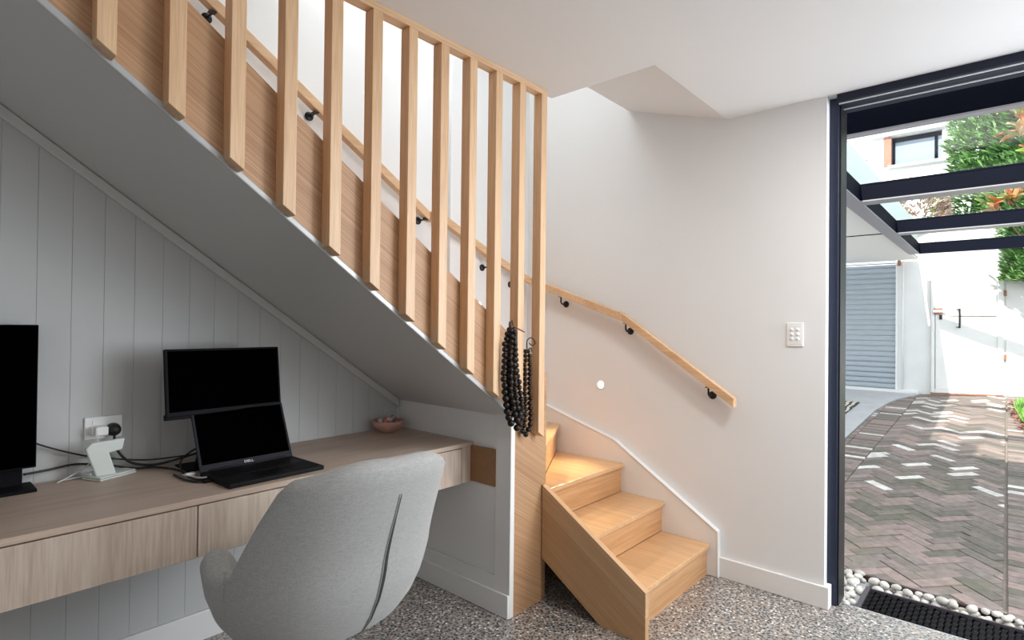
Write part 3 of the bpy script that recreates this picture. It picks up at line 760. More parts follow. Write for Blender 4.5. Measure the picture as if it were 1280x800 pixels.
# ---------------------------------------------------------------- chair
CC = Vector((.935, 1.625, 0)); CR = math.radians(2.5)
cr_ = thing('office_chair', 'grey upholstered tub office chair seen from behind, pulled up to the desk', 'chair', (CC.x, CC.y, 0))
MCH = Matrix.Translation(CC) @ Matrix.Rotation(CR, 4, 'Z')
def lerp(a, b, t): return a+(b-a)*t
def ss(a, b, x):
    t = max(0, min(1, (x-a)/(b-a))); return t*t*(3-2*t)
PROF = [(.385, .46), (.392, .60), (.42, .77), (.47, .88), (.54, .955), (.63, 1.0), (.70, 1.0), (.78, 1.0), (.86, 1.0), (.96, .99)]
def sc_at(z):
    for (a, s0), (b, s1) in zip(PROF, PROF[1:]):
        if z <= b:
            t = max(0, (z-a)/(b-a)); return lerp(s0, s1, t)
    return PROF[-1][1]
def rim(phi):   # phi: 0 = back (local -Y), +-PI = front
    a = abs(phi)
    top = .930 - .060*ss(.25, 1.2, a) - .014*math.sin(phi)
    arm = .600 + .012*ss(1.4, 2.2, a)
    z = lerp(top, arm, ss(.95, 1.46, a))
    return lerp(z, .50, ss(2.20, 2.62, a))
def shell_pt(phi, z, inset=0):
    s = sc_at(z)
    a, bb = .335*s-inset, .315*s-inset
    e = .92
    cx, cy = math.sin(phi), -math.cos(phi)
    x = a*math.copysign(abs(cx)**e, cx); y = bb*math.copysign(abs(cy)**e, cy)
    if y > 0: y *= .98
    dz_ = z-.65; hi = (dz_+math.sqrt(dz_*dz_+.0025))/2 if z > .45 else 0
    if z > .45: hi *= ss(.45, .62, z)
    if y < 0: y += .032*(1-ss(.38, .62, z))*(-y/.315)
    if y < 0:
        y -= hi*.35
    x *= 1-.05*hi
    return Vector((x, y, z))
NP, NV = 72, 16
bm = BM(); outer = []; inner = []
for i in range(NP):
    phi = -PI+2*PI*i/NP; R = rim(phi)
    co = []; ci = []
    for j in range(NV+1):
        t = j/NV; z = .385+(R-.385)*(t**1.25)
        co.append(bm.verts.new(MCH @ shell_pt(phi, z)))
    # rolled rim
    p = shell_pt(phi, R); q = shell_pt(phi, R, .075)
    mid = (p+q)/2
    roll_ = [bm.verts.new(MCH @ Vector((*(p.lerp(q, f).xy), R+h))) for f, h in ((.10, .013), (.32, .024), (.68, .024), (.90, .013))]
    for j in range(9):
        t = 1-j/8; z = .46+(R-.46)*t
        ci.append(bm.verts.new(MCH @ shell_pt(phi, z, .075)))
    outer.append(co+roll_+ci)
for i in range(NP):
    a, b = outer[i], outer[(i+1) % NP]
    for j in range(len(a)-1): bm.faces.new((a[j], b[j], b[j+1], a[j+1]))
bm.faces.new([c[0] for c in outer][::-1]); bm.faces.new([c[-1] for c in outer])
obj('shell', bm, 'chair_fabric', cr_, smooth=True)
bm = BM()
lev = [(0.0, .455), (.20, .455), (.262, .470), (.266, .492), (.250, .512), (.16, .522), (0, .525)]
lathe(bm, lev, (0, 0, 0), 40)
for v in bm.verts:
    v.co = MCH @ Vector((v.co.x*1.0, v.co.y*.92+.01, v.co.z))
obj('seat_cushion', bm, 'seat_fabric', cr_, smooth=True)
# centre back seam: a dark slit between two piped edges, following the shell
def seam_pt(dx, z, out=0.002):
    s = shell_pt(dx/.30, z); n = Vector((s.x*.3, s.y, 0)).normalized(); return MCH @ (s+n*out)
bm = BM(); zz = [.41+.445*i/36 for i in range(37)]
rows = []
for z in zz:
    t = (z-.41)/.445; wd = .0008+.0022*math.sin(PI*min(1, t*1.15))**.8 if t < .86 else .0008
    rows.append((bm.verts.new(seam_pt(-wd, z)), bm.verts.new(seam_pt(wd, z))))
for a, b in zip(rows, rows[1:]): bm.faces.new((a[0], a[1], b[1], b[0]))
obj('back_slit', bm, 'slit_dark', cr_)['label'] = 'dark slit down the middle of the back'
for sgn in (-1, 1):
    bm = BM(); pts = []
    for z in zz:
        t = (z-.41)/.445; wd = (.0018+.0028*math.sin(PI*min(1, t*1.15))**.8 if t < .86 else .002)
        pts.append(seam_pt(sgn*wd, z, .0012))
    tube(bm, pts, .0016, 6); obj('piping', bm, 'piping_grey', cr_, smooth=True)
for ph in (-1.45, 1.45):
    bm = BM(); tube(bm, [MCH @ (shell_pt(ph*(1-.05*k/12), .42+(.665-.42)*k/12)*1.0) for k in range(13)], .0022, 6); obj('side_seam', bm, 'chair_fabric', cr_, smooth=True)
# base: column and five-spoke foot with castors
bm = BM(); lathe(bm, [(0, .38), (.09, .38), (.10, .392), (.10, .398), (0, .398)], (CC.x, CC.y, 0), 24); obj('seat_plate', bm, 'chrome', cr_)
bm = BM(); tube(bm, [(CC.x, CC.y, .09), (CC.x, CC.y, .38)], .025, 16); obj('column', bm, 'chrome', cr_, smooth=True)
for k in range(5):
    a = math.radians(-100+72*k)
    d = Vector((math.cos(a), math.sin(a), 0)); q = Vector((-d.y, d.x, 0)); c0 = Vector((CC.x, CC.y, 0))
    bm = BM(); prism(bm, [c0+d*.02+q*.022+Vector((0, 0, .10)), c0+d*.29+q*.013+Vector((0, 0, .068)), c0+d*.29-q*.013+Vector((0, 0, .068)), c0+d*.02-q*.022+Vector((0, 0, .10))], (0, 0, .022)); lg = obj('leg', bm, 'chrome', cr_, bevel=.004)
    bm = BM()
    for s2 in (-1, 1):
        M2 = Matrix.Translation(c0+d*.28+q*s2*.014+Vector((0, 0, .027))) @ q.to_track_quat('Z', 'Y').to_matrix().to_4x4()
        lathe(bm, [(0, -.008), (.024, -.008), (.0265, 0), (.024, .008), (0, .008)], (0, 0, 0), 18, M2)
    tube(bm, [c0+d*.28+Vector((0, 0, .03)), c0+d*.28+Vector((0, 0, .07))], .006, 8)
    obj('castor', bm, 'dark_plastic', cr_)

# ---------------------------------------------------------------- door opening
bm = BM(); box(bm, 3.03, .605, -.02, 3.17, .645-.0005, 2.4245)
dr = struct('door_1', bm, 'frame_metal', bevel=.002)
bm = BM(); box(bm, 2.978, -3.19, 2.388, 3.17, .604, 2.4248); obj('head', bm, 'head_metal', dr, bevel=.002)
for xx in (3.000, 3.093):
    bm = BM(); box(bm, xx, -3.1, 2.383, xx+.006, .600, 2.388); obj('track', bm, 'track_metal', dr)
bm = BM(); box(bm, 3.045, .598, .0, 3.168, .6045, 2.388); obj('jamb_side_strip', bm, 'black_metal', dr)  # black strip over the side face of the jamb
bm = BM(); box(bm, 3.03, -3.1, -.02, 3.09, -3.2, 2.388); obj('far_jamb', bm, 'frame_metal', dr)
bx('threshold', (3.0905, -3.1, -.05, 3.102, .60, -.003), 'concrete', dr)
bx('wall_over_door', (3.031, -3.2, 2.4255, 3.25, .6445, 3.2), 'outdoor_white', kind='structure')
bx('wall_outside', (3.201, .646, -.1, 3.26, 5, 3.2), 'outdoor_white', kind='structure')

# ---------------------------------------------------------------- outside ground
GS = .055
def gz(x): return -.03 + GS*max(0, x-3.6)
bx('ground_ledge', (3.103, -3.2, -.12, 3.575, .9, -.045), 'concrete', kind='structure')
def xe(y): return 3.512+.105*max(y, -.3)
bm = BM(); prism(bm, [(xe(-3)-.022, -3.2, -.12), (xe(-3), -3.2, -.12), (xe(-.3), -.3, -.12), (xe(1.29), 1.29, -.12), (xe(1.29)-.022, 1.29, -.12), (xe(-.3)-.022, -.3, -.12)], (0, 0, .106)); struct('ground_edging', bm, 'edging')
bm = BM(); prism(bm, [(3.44, -3.4, -.3), (17, -3.4, -.3), (17, -3.4, gz(17)-.022), (3.6, -3.4, -.052), (3.44, -3.4, -.052)], (0, 8, 0))
struct('ground', bm, 'sand')
# concrete strip to the left of the bricks, its edge curving in near the gate
edge = [(3.6, 1.285), (6.6, 1.285), (8.7, 1.285), (9.3, 1.25), (9.8, 1.17), (10.2, 1.05), (10.45, .95)]
def yedge(x):
    for (a, y0), (b, y1) in zip(edge, edge[1:]):
        if a <= x <= b: return lerp(y0, y1, (x-a)/(b-a))
    return edge[-1][1]
bm = BM(); tv = []
for x, y in edge + [(11.0, .93)]:
    tv.append([bm.verts.new((x, y+.012, gz(x)-.02)), bm.verts.new((x, y+.012, gz(x)+.004)), bm.verts.new((x, 4.2, gz(x)+.004))])
for a, b in zip(tv, tv[1:]):
    bm.faces.new((a[0], b[0], b[1], a[1])); bm.faces.new((a[1], b[1], b[2], a[2]))
struct('ground_slab', bm, 'concrete')
# bricks: clipped herringbone between two straight bands
def clip(poly, f):
    out = []
    for i in range(len(poly)):
        p, q = poly[i], poly[(i+1) % len(poly)]; fp, fq = f(p), f(q)
        if fp >= 0: out.append(p)
        if fp*fq < 0:
            t = fp/(fp-fq); out.append((p[0]+(q[0]-p[0])*t, p[1]+(q[1]-p[1])*t))
    return out
bw = .078; G = .0035
cells = []
c45 = math.cos(PI/4)
BL = .99     # left boundary of the herringbone
def add_brick(poly, kind):
    if len(poly) < 3: return
    A_ = abs(sum(poly[i][0]*poly[(i+1) % len(poly)][1]-poly[(i+1) % len(poly)][0]*poly[i][1] for i in range(len(poly))))/2
    if A_ < .0012: return
    cells.append(poly)
for i in range(-90, 90):
    for j in range(-90, 90):
        c = (i-j) % 6
        if c == 0: r = (i*bw+G/2, j*bw+G/2, (i+3)*bw-G/2, (j+1)*bw-G/2)
        elif c == 5: r = (i*bw+G/2, j*bw+G/2, (i+1)*bw-G/2, (j+3)*bw-G/2)
        else: continue
        P = [(r[0], r[1]), (r[2], r[1]), (r[2], r[3]), (r[0], r[3])]
        P = [(6.5+(x+y)*c45, (y-x)*c45) for x, y in P]
        mx_, my_ = sum(p[0] for p in P)/4, sum(p[1] for p in P)/4
        if not (3.2 < mx_ < 11.1 and -.3 < my_ < 1.3): continue
        P = clip(P, lambda p: p[0]-xe(p[1])-.002); P = clip(P, lambda p: p[1]-.012) if P else P
        P = clip(P, lambda p: min(BL, yedge(max(3.6, min(10.4, p[0])))-.005)-p[1]) if P else P
        P = clip(P, lambda p: 10.85-.45*p[1]-p[0]) if P else P
        add_brick(P, 0)
x = 3.601-2*bw
while x < 10.75:
    x1 = x+bw
    for y0, y1 in ((-.236, -.006), (-.472, -.240), (-.708, -.476), (BL+.006, BL+.24), (BL+.244, 1.284)):
        if y0 > .5:
            lim = yedge(min(10.4, x1))
            if y0 > lim-.03 or x > 10: continue
            y1 = min(y1, lim-.003)
        if y0 < -.24 and x > 7.6: continue
        add_brick(clip([(x+G/2, y0), (x1-G/2, y0), (x1-G/2, y1), (x+G/2, y1)], lambda p: p[0]-xe(p[1])-.002), 0)
    x = x1
pv = struct('paving', (lambda b: (box(b, 3.6, -.8, -.06, 3.62, 1.28, -.036), b)[1])(BM()), 'sand')
rb = random.Random(11)
PALE = .12
def brick_bm(bm, P, dz):
    cx = sum(p[0] for p in P)/len(P); cy = sum(p[1] for p in P)/len(P); n = len(P)
    lo = [bm.verts.new((x, y, gz(x)-.02)) for x, y in P]
    hi = [bm.verts.new((x, y, gz(x)+dz-.003)) for x, y in P]
    tp = [bm.verts.new((x+(cx-x)/max(.001, math.hypot(cx-x, cy-y))*.003, y+(cy-y)/max(.001, math.hypot(cx-x, cy-y))*.003, gz(x)+dz)) for x, y in P]
    for i in range(n):
        k2 = (i+1) % n
        bm.faces.new((lo[i], lo[k2], hi[k2], hi[i])); bm.faces.new((hi[i], hi[k2], tp[k2], tp[i]))
    bm.faces.new(tp)
cells.sort(key=lambda P: min(p[0] for p in P) + (.0 if max(p[1] for p in P) > -.24 else 60))
rest = BM(); rest_p = BM(); nb = 0
for P in cells:
    cy = sum(p[1] for p in P)/len(P); cx = sum(p[0] for p in P)/len(P)
    dz = rb.uniform(-.003, .0035); pale = rb.random() < (.15 if cx > 7 else .08 if cx > 5.3 else .006)
    # only bricks the doorway shows stay separate
    vis = cy > -.24 and cy < .19*cx+.14 and cy > -.05*cx*.3-.12
    if vis and nb < 298:
        bm = BM(); brick_bm(bm, P, dz); obj('brick', bm, 'brick_pale' if pale else 'brick', pv, recalc=True); nb += 1
    else:
        brick_bm(rest_p if pale else rest, P, dz)
def island_mat(name, cols):
    m = bpy.data.materials.new(name); N, L = nodes_of(m); b = N['Principled BSDF']
    ge = N.new('ShaderNodeNewGeometry'); cr = N.new('ShaderNodeValToRGB'); cr.color_ramp.interpolation = 'CONSTANT'; e = cr.color_ramp.elements
    e[0].color = (*cols[0], 1); e[1].position = 1/len(cols); e[1].color = (*cols[1], 1)
    for i, c in enumerate(cols[2:]):
        k = e.new((i+2)/len(cols)); k.color = (*c, 1)
    L.new(ge.outputs['Random Per Island'], cr.inputs['Fac']); L.new(cr.outputs[0], b.inputs['Base Color']); b.inputs['Roughness'].default_value = .85
    MATS[name] = m
island_mat('brick_far', [(0.237, 0.186, 0.166), (0.186, 0.156, 0.134), (0.288, 0.216, 0.192), (0.147, 0.130, 0.108), (0.230, 0.190, 0.170), (0.314, 0.234, 0.210), (0.205, 0.166, 0.146)])
obj('far_bricks', rest, 'brick_far', pv, kind='stuff')
obj('far_pale_bricks', rest_p, 'brick_pale', pv, kind='stuff')

# ---------------------------------------------------------------- doormat
dm = thing('doormat', 'black woven rubber doormat on the ledge just outside the open door', 'doormat', (3.26, 0, -.045))
MXa, MXb, MYa, MYb = 3.108, 3.410, -.75, .545
bx('backing', (MXa+.004, MYa, -.0445, MXb-.004, MYb-.004, -.030), 'mat_rubber', dm)
bm = BM(); box(bm, MXa, MYb-.020, -.0445, MXb, MYb, -.013); box(bm, MXb-.010, MYa, -.0445, MXb, MYb-.020, -.016); box(bm, MXa, MYa, -.0445, MXa+.008, MYb-.020, -.016)
obj('border', bm, 'mat_edge', dm, bevel=.002)
bm = BM(); yy = MYb-.03; r = 0
while yy > MYa+.01:
    for c in range(6):
        x0 = MXa+.014+c*.054 + (.027 if r % 2 else 0)
        if x0+.05 > MXb-.008: continue
        n_ = 6
        pts = [Vector((x0+.050*k/n_, yy-.016*k/n_, -.031+.020*math.sin(PI*k/n_))) for k in range(n_+1)]
        for p, q in zip(pts, pts[1:]):
            a = [bm.verts.new(p+Vector((0, -.009, 0))), bm.verts.new(q+Vector((0, -.009, 0))), bm.verts.new(q+Vector((0, .009, 0))), bm.verts.new(p+Vector((0, .009, 0)))]
            b2 = [bm.verts.new(v.co-Vector((0, 0, .005))) for v in a]
            bm.faces.new(a); bm.faces.new((a[0], b2[0], b2[1], a[1])); bm.faces.new((a[2], b2[2], b2[3], a[3]))
    yy -= .024; r += 1
obj('woven_loops', bm, 'mat_rubber', dm, kind='stuff', recalc=False)

# ---------------------------------------------------------------- pebbles
peb_me = []
for s in range(6):
    bm = BM(); bmesh.ops.create_icosphere(bm, subdivisions=2, radius=1)
    for v in bm.verts:
        v.co *= 1+.22*noise.noise(v.co*.9+Vector((s*5.1, 0, 0)))
        v.co.z *= .62; v.co.y *= .78
    me = bpy.data.meshes.new('pebble'); bm.to_mesh(me); bm.free(); me.materials.append(MATS['pebble'])
    for p in me.polygons: p.use_smooth = True
    peb_me.append(me)
rp = random.Random(5); placed = []
def put(xr, yr, n, zb, rr=(.019, .030)):
    c = 0
    for _ in range(n*30):
        x, y, r = rp.uniform(*xr), rp.uniform(*yr), rp.uniform(*rr)
        if any((x-a)**2+(y-b)**2 < (.80*(r+q))**2 and abs(zb-z2) < .02 for a, b, q, z2 in placed): continue
        placed.append((x, y, r, zb))
        o = bpy.data.objects.new('pebble', rp.choice(peb_me)); COL.objects.link(o)
        o.location = (x, y, zb+r*.55); o.scale = (r, r, r); o.rotation_euler = (rp.uniform(-.15, .15), rp.uniform(-.15, .15), rp.uniform(0, 6.3))
        tag(o, 'smooth white pebble in the strip between the doormat and the brick paving', 'pebble', 'white pebbles beside the doormat')
        c += 1
        if c >= n: break
put((3.44, 3.49), (-.12, .20), 26, -.045)
put((3.44, 3.525), (.20, .53), 30, -.045)
put((3.17, 3.54), (.565, .74), 34, -.045)
put((3.45, 3.49), (-.08, .52), 18, -.020)
put((3.36, 3.54), (.57, .70), 8, -.018)

# ---------------------------------------------------------------- pergola with glass roof
pg = thing('pergola', 'dark steel pergola beams carrying glass roof panes outside the door', 'pergola', (6.3, -.5, 0))
PB = [3.40, 5.23, 7.20, 9.27]
def ibeam(bm, x0, y0, y1, z0=2.35, h=.135, fw=.19):
    box(bm, x0+.01, y0, z0+.012, x0+.03, y1, z0+h-.012)          # web close to the near edge
    box(bm, x0, y0, z0+h-.012, x0+fw, y1, z0+h)
for i, xb_ in enumerate(PB):
    bm = BM(); ibeam(bm, xb_, -3.2, .889, fw=.06); box(bm, xb_, -3.2, 2.352, xb_+.05, .889, 2.47); obj('beam', bm, 'steel_dark', pg)
    if i < 3 or True:
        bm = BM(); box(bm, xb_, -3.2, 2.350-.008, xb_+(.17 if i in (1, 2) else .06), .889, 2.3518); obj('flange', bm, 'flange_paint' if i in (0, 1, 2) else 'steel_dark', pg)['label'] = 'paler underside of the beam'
bm = BM(); box(bm, 3.27, .89, 2.352, 9.33, .93, 2.485); obj('beam', bm, 'steel_dark', pg)
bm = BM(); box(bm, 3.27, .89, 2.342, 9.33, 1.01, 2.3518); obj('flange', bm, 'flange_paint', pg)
for a, b in zip(PB, PB[1:]):
    bm = BM(); box(bm, a+.055, -3.2, 2.489, b+.0, .93, 2.499); obj('glass_pane', bm, 'roof_glass', pg)
cn = thing('canopy', 'white flat canopy lining with dark joints left of the pergola', 'canopy', (6.5, 1.7, 0))
px_ = [3.27, 5.36, 7.36, 10.40]
for a, b in zip(px_, px_[1:]):
    bx('lining_panel', (a+.028, 1.012, 2.38, b-.008, 4.2, 2.395), 'soffit_white', cn)
bx('joint_backing', (3.27, 1.012, 2.396, 10.40, 4.2, 2.41), 'steel_dark', cn)
for a in px_[1:3]: bx('joint_strip', (a-.0075, 1.012, 2.374, a+.0275, 4.2, 2.396), 'steel_dark', cn)
bx('fascia', (3.27, .945, 2.50, 9.6, 1.0, 2.80), 'pale_green', cn)['label'] = 'pale upstand above the side beam'

# ---------------------------------------------------------------- far wall, roller door, gate
GX = 10.45
bx('wall_garden_left', (GX, .86, .2, GX+.15, 1.26, 2.95), 'outdoor_white', kind='structure')
bx('wall_over_roller', (GX, 1.26, 2.445, GX+.15, 4.2, 2.95), 'outdoor_white', kind='structure')
rd = thing('roller_door', 'pale ribbed steel roller door seen past the door frame', 'roller door', (GX, 2.2, .35))
bm = BM(); box(bm, GX+.02, 1.30, 2.365, GX+.10, 4.2, 2.444); obj('hood', bm, 'garage_metal', rd)
bx('hood_dark_strip', (GX+.012, 1.30, 2.425, GX+.05, 4.2, 2.4445), 'steel_dark', rd)  # thin dark strip along the top of the hood
nz_ = 24; hz = (2.36-.385)/nz_
for k in range(nz_):
    z0 = .385+k*hz; bm = BM()
    prof_ = [(.030, 0), (.012, .012), (.004, hz*.3), (.004, hz*.62), (.012, hz*.88), (.030, hz*.985)]
    prism(bm, [(GX+.04+a, 1.30, z0+b) for a, b in prof_] + [(GX+.08, 1.30, z0+hz*.985), (GX+.08, 1.30, z0)], (0, 2.9, 0)); obj('slat', bm, 'garage_metal', rd)
bm = BM(); box(bm, GX+.01, 1.262, .35, GX+.09, 1.299, 2.40); obj('guide_rail', bm, 'white_plastic', rd, bevel=.004)
bm = BM(); box(bm, GX-.03, 1.235, 2.30, GX+.02, 1.275, 2.40); obj('rusty_bracket', bm, 'rust', rd, bevel=.008)
bm = BM(); tube(bm, [(GX-.02, 1.20, .40), (GX-.02, 1.20, 2.38)], .012, 8); tag(obj('conduit', bm, 'white_plastic', smooth=True), 'thin white conduit running up the wall beside the roller door', 'pipe')
bx('step_kerb', (GX-.05, 1.0, .25, GX, 3.9, .385), 'outdoor_white', kind='structure')

gt = thing('gate', 'white sheet metal gate with black pull handle at the end of the brick path', 'gate', (10.42, .84, .35))
gdir = Vector((.40, -.80, 0)); GWd = gdir.length; gdir.normalize(); gn = Vector((-gdir.y, gdir.x, 0))*-1   # gn towards the camera
if gn.x > 0: gn = -gn
G0 = Vector((10.42, .855, 0))
MG = Matrix(((gdir.x, gn.x, 0, G0.x), (gdir.y, gn.y, 0, G0.y), (0, 0, 1, 0), (0, 0, 0, 1)))
gb, gtp = .385, 2.80
def gbox(name, b, mat, par=gt, bevel=.003, **k):
    bm = BM(); box(bm, *b, MG); return obj(name, bm, mat, par, bevel=bevel, **k)
gbox('stile', (0, 0, gb, .035, .04, gtp), 'outdoor_white'); gbox('stile', (.045, .0, gb, .095, .05, gtp), 'outdoor_white')
gbox('stile', (GWd-.07, 0, gb, GWd, .045, gtp), 'outdoor_white')
gbox('lower_panel', (.096, 0, gb+.06, GWd-.071, .02, 1.515), 'outdoor_white'); gbox('upper_panel', (.096, 0, 1.527, GWd-.071, .022, gtp), 'outdoor_white')
gbox('bottom_rail', (.036, .002, gb, GWd-.071, .046, gb+.055), 'outdoor_white'); gbox('worn_edge', (0, .004, gb-.022, GWd, .044, gb-.001), 'rust')['label'] = 'brown worn lower edge'
hd = gbox('handle', (.315, .085, 1.345, .335, .105, 1.635), 'black_metal')
for zz_ in (1.36, 1.62): gbox('handle_stud', (.317, .02, zz_-.008, .333, .086, zz_+.008), 'black_metal')
gbox('latch_bolt', (.0, .05, 1.575, .15, .075, 1.610), 'chrome'); gbox('latch_plate', (.02, .05, 1.54, .13, .056, 1.64), 'rust'); gbox('padlock', (.085, .058, 1.47, .115, .078, 1.54), 'black_metal')
for zz_ in (.93, 1.86): gbox('hinge', (GWd-.005, .0, zz_-.04, GWd+.03, .055, zz_+.04), 'rust')
# wall to the right of the gate follows the same line
bm = BM(); box(bm, GWd+.012, -.12, .2, GWd+3.5, .01, 2.95, MG); struct('wall_garden_right', bm, 'outdoor_white')
bm = BM(); box(bm, GWd+.035, .012, .37, GWd+3.5, .03, 1.51, MG); box(bm, GWd+.035, .012, 1.52, GWd+3.5, .025, 2.0, MG); obj('cladding_panel', bm, 'outdoor_white', None, kind='structure', bevel=.003)
bm = BM(); box(bm, -.3, -.12, 2.81, GWd+.011, 0, 2.95, MG); struct('wall_over_gate', bm, 'outdoor_white')

# printed mat on the concrete by the roller door
mz = [(8.15, 1.55), (9.15, 1.55), (9.15, 2.3), (8.15, 2.3)]
bm = BM(); prism(bm, [(a, b, gz(a)+.006) for a, b in mz], (0, 0, .01)); tag(obj('printed_mat', bm, 'mat_print'), 'cream and black patterned mat on the concrete before the roller door', 'mat')

# ---------------------------------------------------------------- house beyond the wall
hs = thing('house', 'white two-storey house wall with a small window, beyond the garden wall', 'house', (15, 2, 0))
wy0, wy1, wz0, wz1 = 1.05, 2.10, 4.98, 5.62
bx('wall', (15.0, wy1, 0, 15.3, 8, 9), 'outdoor_white', hs); bx('wall', (15.0, -3, 0, 15.3, wy0, 9), 'outdoor_white', hs)
bx('wall', (15.0, wy0, 0, 15.3, wy1, wz0), 'outdoor_white', hs); bx('wall', (15.0, wy0, wz1, 15.3, wy1, 9), 'outdoor_white', hs)
bx('brick_pier', (14.97, 1.955, wz0, 15.25, 2.10, wz1), 'brick_red', hs)
bx('lintel', (14.90, .9, wz1+.02, 15.0, 2.35, wz1+.11), 'outdoor_white', hs, bevel=.01)
bx('sill', (14.92, .95, wz0-.06, 15.12, 2.02, wz0), 'outdoor_white', hs, bevel=.01)
bm = BM()
for b in ((15.12, 1.06, wz0, 15.16, 1.95, wz0+.05), (15.12, 1.06, wz1-.10, 15.16, 1.95, wz1), (15.12, 1.90, wz0+.05, 15.16, 1.95, wz1-.1), (15.12, 1.13, wz0+.05, 15.16, 1.19, wz1-.1)): box(bm, *b)
wf = obj('window_frame', bm, 'steel_dark', hs)
bx('pane', (15.14, 1.06, wz0+.05, 15.15, 1.90, wz1-.1), 'window_glass', wf)
bx('gutter', (14.86, 2.4, 5.2, 15, 2.5, 5.25), 'outdoor_white', hs)

# ---------------------------------------------------------------- planting
def frond(bm, p, d, up, L_, w, n=3):
    d = d.normalized(); side = d.cross(up)
    if side.length < .01: side = d.orthogonal()
    side.normalize()
    a = bm.verts.new(p-side*w*.3); b = bm.verts.new(p+side*w*.3); c = bm.verts.new(p+d*L_*.55+side*w); e = bm.verts.new(p+d*L_*.55-side*w); t = bm.verts.new(p+d*L_)
    bm.faces.new((a, b, c, e)); bm.faces.new((e, c, t))
def hedge(name, label, cx, cy, rx, ry, z0, z1, n, mat, seed, L0=.13, stem=True):
    t = thing(name, label, 'tree' if z1 > 3 else 'shrub', (cx, cy, z0))
    r = random.Random(seed); bm = BM()
    def surf(a, z):
        k = 1+.10*noise.noise(Vector((math.cos(a)*3+seed, math.sin(a)*3, z*1.6)))*2
        return Vector((cx+rx*k*math.copysign(abs(math.cos(a))**.7, math.cos(a)), cy+ry*k*math.copysign(abs(math.sin(a))**.7, math.sin(a)), z))
    for _ in range(n):
        a = r.uniform(PI*.45, PI*1.6); z = r.uniform(z0+.1, z1)
        p = surf(a, z); c = Vector((cx, cy, z)); d = (p-c).normalized()
        p = c+(p-c)*r.uniform(.90, 1.02)
        d = (d+Vector((r.uniform(-.6, .6), r.uniform(-.9, .9), r.uniform(-.1, 1.0)))).normalized()
        for q in range(3):
            d2 = (d+Vector((r.uniform(-.4, .4), r.uniform(-.4, .4), r.uniform(-.3, .5)))).normalized()
            frond(bm, p, d2, Vector((r.uniform(-1, 1), r.uniform(-1, 1), 1)), L0*r.uniform(.6, 1.3), L0*.11)
    obj('foliage', bm, mat, t, recalc=False)
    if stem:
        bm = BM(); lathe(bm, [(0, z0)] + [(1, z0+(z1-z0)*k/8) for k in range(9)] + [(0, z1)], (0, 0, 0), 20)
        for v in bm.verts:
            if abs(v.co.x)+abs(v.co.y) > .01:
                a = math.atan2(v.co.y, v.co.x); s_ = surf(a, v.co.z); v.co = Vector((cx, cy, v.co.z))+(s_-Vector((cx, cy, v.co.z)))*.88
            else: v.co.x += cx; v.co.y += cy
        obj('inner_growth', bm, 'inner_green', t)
    return t
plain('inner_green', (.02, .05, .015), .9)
hedge('conifer_hedge', 'tall dense green conifer hedge rising behind the white garden wall', 12.6, -1.5, .9, 2.15, .3, 6.2, 17000, 'conifer', 3, .14)
hedge('conifer_hedge', 'green conifer branches hanging in front of the white wall at the right edge', 10.55, -1.15, .45, 1.08, 1.9, 3.6, 6000, 'conifer', 8, .11)
t = hedge('flowering_shrub', 'loose pinkish-cream flowering shrub above the wall between the pergola beams', 11.6, 1.15, .35, .38, 3.0, 3.78, 500, 'blossom', 4, .13, stem=False)
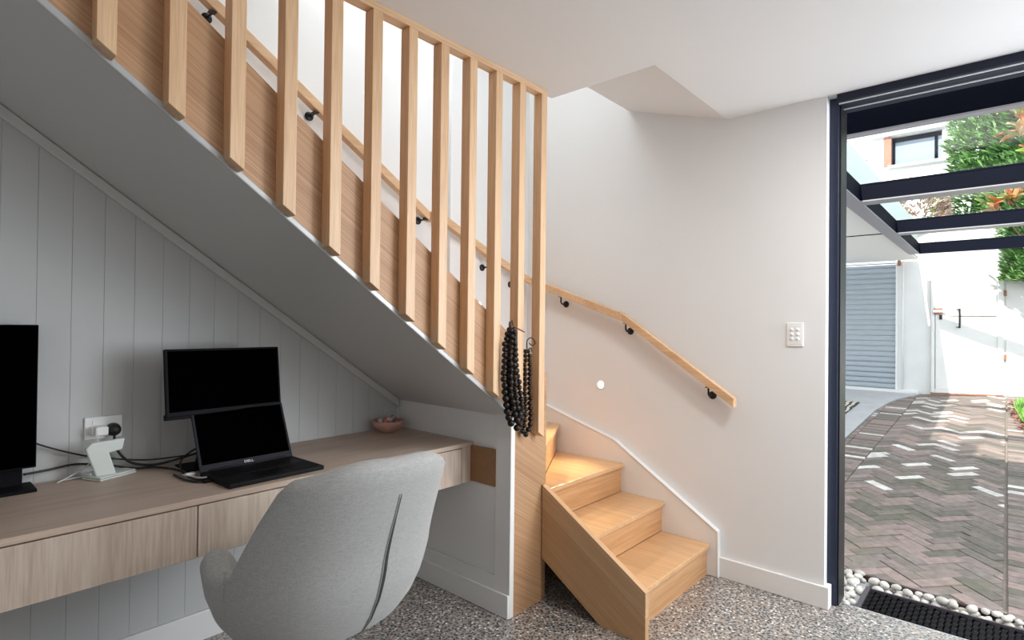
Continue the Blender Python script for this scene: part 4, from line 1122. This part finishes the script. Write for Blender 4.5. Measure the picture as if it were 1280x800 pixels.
# big-leaved shrub with orange tips, leaning in from the right
lf = thing('photinia_shrub', 'broad-leaved shrub with orange and green leaves over the pergola at the right edge', 'shrub', (9.9, -1.0, .3))
bm = BM(); bmesh.ops.create_grid(bm, x_segments=4, y_segments=2, size=.5)
for v in bm.verts:
    x, y = v.co.x+.5, v.co.y
    wv = math.sin(PI*min(1, max(0, x)))**.8
    v.co = Vector((x, y*.42*wv*(1 if True else 0), .10*math.sin(x*PI)+abs(y)*.18))
leaf_me = bpy.data.meshes.new('leaf'); bm.to_mesh(leaf_me); bm.free(); leaf_me.materials.append(MATS['leaf_mixed'])
rl = random.Random(21)
tips = [Vector((8.0, -.10, 3.65)), Vector((8.05, -.22, 3.2)), Vector((8.0, .05, 3.75)), Vector((8.1, -.02, 2.75)), Vector((8.0, .10, 2.68)), Vector((8.1, -.25, 2.78)), Vector((8.2, -.35, 3.4)), Vector((8.2, -.15, 2.9)), Vector((8.1, -.3, 3.0)), Vector((8.05, -.12, 3.45))]
tips = [Vector((v.x*1.2, v.y*1.2, 1.32+(v.z-1.32)*1.2)) for v in tips]
bm = BM()
for tp in tips:
    tube(bm, smoothpts([(9.95, -1.1, .35), (9.95, -1.0, 1.8), (9.8, tp.y-.4, tp.z-.6), tuple(tp)], 5), [.008]*15+[.004], 6)
obj('branch', bm, 'stem_brown', lf)
for tp in tips:
    for q in range(15):
        a = rl.uniform(0, 2*PI); el = rl.uniform(-.2, 1.1)
        o = bpy.data.objects.new('leaf', leaf_me); COL.objects.link(o); o.parent = lf; o['_w'] = [0, 0, 0]
        o.location = tp+Vector((rl.uniform(-.05, .05), rl.uniform(-.05, .05), rl.uniform(-.10, .03)))-Vector(lf['_w'])
        s_ = rl.uniform(.16, .27); o.scale = (s_, s_, s_); o.rotation_euler = (rl.uniform(-.6, .6), -el, a)
# grass and fallen leaves right of the bricks
bm = BM(); rg = random.Random(9)
for _ in range(5200):
    x = rg.uniform(7.7, 10.3); ymax = -.10-.08*max(0, 9.4-x)+.05*noise.noise(Vector((x*3, 0, 0)))
    y = ymax-abs(rg.gauss(0, .35)); z = gz(x)-.01
    d = Vector((rg.uniform(-.5, .5), rg.uniform(-.5, .5), 1)); frond(bm, Vector((x, y, z)), d, Vector((1, rg.uniform(-1, 1), 0)), rg.uniform(.05, .13), .006)
g_ = obj('grass', bm, 'grass', kind='stuff', recalc=False); tag(g_, 'patch of bright green grass beside the brick path near the gate', 'grass')
bm = BM()
for _ in range(240):
    x = rg.uniform(8, 10.3); y = rg.uniform(-.16, -.02)-.08*max(0, 9.4-x)
    frond(bm, Vector((x, y, gz(x)+.008)), Vector((rg.uniform(-1, 1), rg.uniform(-1, 1), .2)), Vector((0, 0, 1)), .05, .014)
tag(obj('fallen_leaves', bm, 'dry_leaf', kind='stuff', recalc=False), 'reddish fallen leaves along the grass edge of the path', 'leaves')

for o in list(bpy.data.objects):
    if '_w' in o.keys(): del o['_w']
